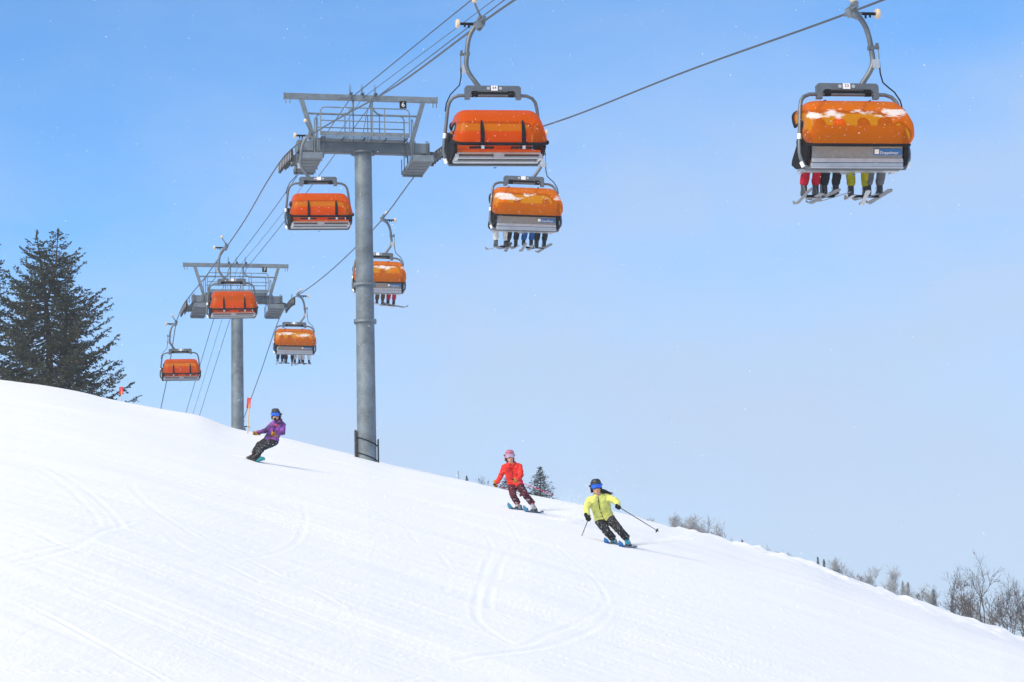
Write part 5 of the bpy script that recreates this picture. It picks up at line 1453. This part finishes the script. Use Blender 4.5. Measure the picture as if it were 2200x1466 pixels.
SM = [(-1.45, 101, .55, 4, 3, .7, "bare twiggy shrub on the ridge left of the red skier"), (-1.15, 101, .35, 3, 3, .8, "small twigs on the ridge beside the red skier's elbow"), (-2.3, 104, .45, 2, 1, .5, "two faint stalks on the ridge left of the twiggy shrub"), (6.81, 93, .55, 1, 1, .15, "single upright dark stem on the ridge, right of the long pole"), (7.72, 92, .50, 2, 2, .9, "pair of slanting dark stems on the ridge"), (9.72, 92, .36, 4, 3, .8, "low bare shrub half way down the right ridge"), (10.2, 92, .42, 4, 3, .8, "bare shrub with long twigs half way down the right ridge"), (11.35, 88, .42, 3, 3, .6, "dark twigs in front of the round hazy shrub"), (11.95, 87, .55, 2, 2, .4, "thin upright stems below the round hazy shrub"), (12.6, 87, .3, 3, 3, .7, "short twigs on the ridge left of the hazy twin shrubs"), (7.3, 93, .30, 4, 3, .8, "short twigs at the foot of the big hazy bush")]
for i, (x, y, h, st, dp, spd, lab) in enumerate(SM):
    bare_plant(x, y, h, lab, "small shrubs along the ridge", 90 + i, st, dp, spd, 2, .007, 3)
gm = MB(); gr_ = np.random.default_rng(5)
for k in range(60):
    a = Vector((gr_.normal(0, .09), gr_.normal(0, .1), -.05)); gm.tube([a, a + Vector((gr_.normal(0, .05), gr_.normal(0, .05), gr_.uniform(.1, .26)))], [.005, .002], 3, caps=False)
go = gm.build("dry_grass", M['leaf_dry'], fix=False); go.location = (6.62, 93, gz(6.62, 93)); tag(go, "tuft of reddish dry grass at the single stem on the ridge", "grass", kind='stuff')
HZ = [(21.6, 400, 6.9, 1.3, "small hazy bush over the ridge beyond the long ski pole"), (27.9, 430, 8.8, 2.0, "hazy bare tree at the left end of the big clump over the ridge"), (29.6, 420, 9.2, 2.0, "hazy bare tree second from the left in the big clump"), (31.9, 430, 9.0, 2.2, "hazy bare tree third in the big clump, behind the upright stem"), (33.6, 420, 8.4, 1.9, "hazy bare tree at the right end of the big clump"), (30.8, 440, 8.2, 2.0, "pale bushy tree filling the middle of the big clump, lower than its neighbours"), (28.8, 440, 8.0, 2.0, "pale low tree in the left half of the big clump"), (32.9, 445, 8.0, 2.0, "pale low tree in the right half of the big clump"), (36.0, 425, 7.0, 1.4, "faint low hazy bush trailing off right of the big clump"),
      (52.8, 410, 9.3, 1.7, "round hazy bare tree right of the twin spruces"), (54.9, 410, 8.6, 1.5, "hazy bush leaning right beside the round bare tree"), (60.6, 430, 9.4, 2.3, "left one of two hazy bare trees above the thicket"), (63.2, 420, 10.9, 2.3, "right one of two hazy bare trees above the thicket"), (68.9, 434, 9.6, 2.0, "hazy bare tree beyond the left end of the thicket"), (73.6, 444, 10.4, 2.4, "hazy bare tree beyond the tall saplings"), (77.7, 430, 11.0, 2.4, "hazy bare tree beyond the right end of the thicket"), (82.5, 436, 11.3, 2.6, "hazy bare tree cut by the right edge of the view"), (44.7, 440, 7.4, 1.2, "faint hazy bush half way down the right ridge")]
def bare_tree(x, y, H, rad, label, seed):
    rs = np.random.default_rng(seed)
    t = tag(empty("bare_tree", (x, y, gz(x, y) - .3)), label, "tree", "hazy bare trees beyond the ridge")
    mb = MB(); C, D, Ls, Ws = [], [], [], []
    for s in range(7):
        a = rs.uniform(0, 2 * math.pi); lean = rs.uniform(.15, 1) * rad * .75; hh = H * rs.uniform(.7, .95)
        top = Vector((math.cos(a) * lean, math.sin(a) * lean, hh))
        pts = [Vector((0, 0, 0)).lerp(top, u) * 1 + Vector((-math.cos(a), -math.sin(a), 0)) * lean * .35 * math.sin(u * math.pi) for u in (0, .25, .5, .75, 1)]
        mb.tube(pts, [.11, .09, .065, .045, .02], 5)
        for k in range(46):
            u = rs.uniform(.45, 1.0); p = pts[0].lerp(top, u) + Vector((-math.cos(a), -math.sin(a), 0)) * lean * .35 * math.sin(u * math.pi)
            d = Vector((rs.normal(0, .55), rs.normal(0, .55), rs.uniform(.3, 1))).normalized(); L_ = rs.uniform(.5, 1.0) * rad * .55
            e = p + d * L_
            mb.tube([p, p.lerp(e, .5) + Vector(rs.normal(0, .06, 3)), e], [.035, .025, .012], 3, caps=False)
            for q in range(9):
                v = rs.uniform(.2, 1); c = p.lerp(e, v); dd = (d + Vector(rs.normal(0, .6, 3)) + Vector((0, 0, .3))).normalized(); l2 = rs.uniform(.3, .75)
                C.append(c + dd * l2 * .5); D.append(dd); Ls.append(l2); Ws.append(rs.uniform(.03, .055))
    mb.build("trunk", M['haze_twig'], t, fix=False)
    quads_object("twigs", C, D, Ls, Ws, M['haze_twig'], t)['kind'] = 'stuff'
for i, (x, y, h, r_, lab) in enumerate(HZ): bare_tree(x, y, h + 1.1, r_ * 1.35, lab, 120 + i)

# ------------------------------------------------------------------ snow in the air
def flakes(name, P, S, label, cat):
    n = len(P); P = np.array(P); S = np.array(S)[:, None, None]
    base = np.array([(1, 0, 0), (-1, 0, 0), (0, 1, 0), (0, -1, 0), (0, 0, 1), (0, 0, -1)], float)
    J = base[None] * rng.uniform(.5, 1.2, (n, 6, 1)) + rng.normal(0, .15, (n, 6, 3))
    V = (P[:, None, :] + J * S).reshape(-1, 3)
    f = np.array([(0, 2, 4), (2, 1, 4), (1, 3, 4), (3, 0, 4), (2, 0, 5), (1, 2, 5), (3, 1, 5), (0, 3, 5)])
    F = (f[None] + np.arange(n)[:, None, None] * 6).reshape(-1)
    me = bpy.data.meshes.new(name)
    me.vertices.add(6 * n); me.vertices.foreach_set("co", V.astype(np.float32).ravel())
    me.loops.add(len(F)); me.loops.foreach_set("vertex_index", F.astype(np.int32))
    me.polygons.add(8 * n); me.polygons.foreach_set("loop_start", np.arange(0, len(F), 3, dtype=np.int32))
    me.update(calc_edges=True); me.materials.append(M['flake'])
    o = link(name, me); tag(o, label, cat, kind='stuff'); return o
n = 22000
yy = 16 + 125 * rng.random(n) ** .75
P = np.c_[(rng.random(n) - .5) * .56 * yy - .01 * yy, yy, rng.random(n) * .34 * yy - .03 * yy]
P = P[P[:, 2] > terrain(P[:, 0], P[:, 1]) + .15]
flakes("falling_snow", P, rng.uniform(.0028, .0056, len(P)), "light snow falling through the whole scene", "snow")
def spray(c, d, n, ln, h, w, s0, s1, label):
    t = rng.random(n) ** .8
    off = np.c_[rng.normal(0, w, n), rng.normal(0, w, n), np.abs(rng.normal(0, h, n))] * (.35 + t)[:, None]
    P = np.array(c)[None] + np.array(d)[None] * (t * ln)[:, None] + off
    P[:, 2] = np.maximum(P[:, 2], terrain(P[:, 0], P[:, 1]) + .0)
    return flakes("snow_spray", P, rng.uniform(s0, s1, n), label, "snow spray")
spray((YO[0] + .25, YO[1] + .3, YZ + .02), (.75, .55, .10), 4500, 1.7, .05, .10, .003, .008, "powder spray thrown up behind the yellow skier's skis")
spray((YO[0] - 1.2, YO[1] + 8.0, YZ + 1.1), (.4, .3, .02), 2600, 2.2, .38, .35, .004, .011, "fine powder cloud hanging left of the yellow skier")
spray((RO[0] + .45, RO[1] + .6, RZ + .03), (.8, .5, .04), 2500, 1.3, .05, .08, .003, .008, "powder spray trailing behind the red skier's skis")
spray((BO[0] - .1, BO[1] + .3, BZ + .02), (-.5, .6, .02), 900, .8, .04, .08, .003, .008, "thin powder spray behind the snowboard")

# ------------------------------------------------------------------ air thick with fine snow
zmin = float(Z.min())
hz_ = MB().box((0, 240, (zmin - 1 + 46.0) / 2), (1640, 1640, 46.0 - (zmin - 1))).build("haze", [], smooth=False)
hm_ = bpy.data.materials.new("haze"); hm_.use_nodes = True
nt = hm_.node_tree; nt.nodes.clear()
ho = nt.nodes.new("ShaderNodeOutputMaterial"); hv = nt.nodes.new("ShaderNodeVolumePrincipled")
hv.inputs["Color"].default_value = (0.90, 0.94, 1.0, 1); hv.inputs["Density"].default_value = 0.0003; hv.inputs["Anisotropy"].default_value = 0.2
nt.links.new(hv.outputs[0], ho.inputs["Volume"])
hz_.data.materials.append(hm_); tag(hz_, "pale snowy haze filling the air over the slope", "haze", kind='stuff')
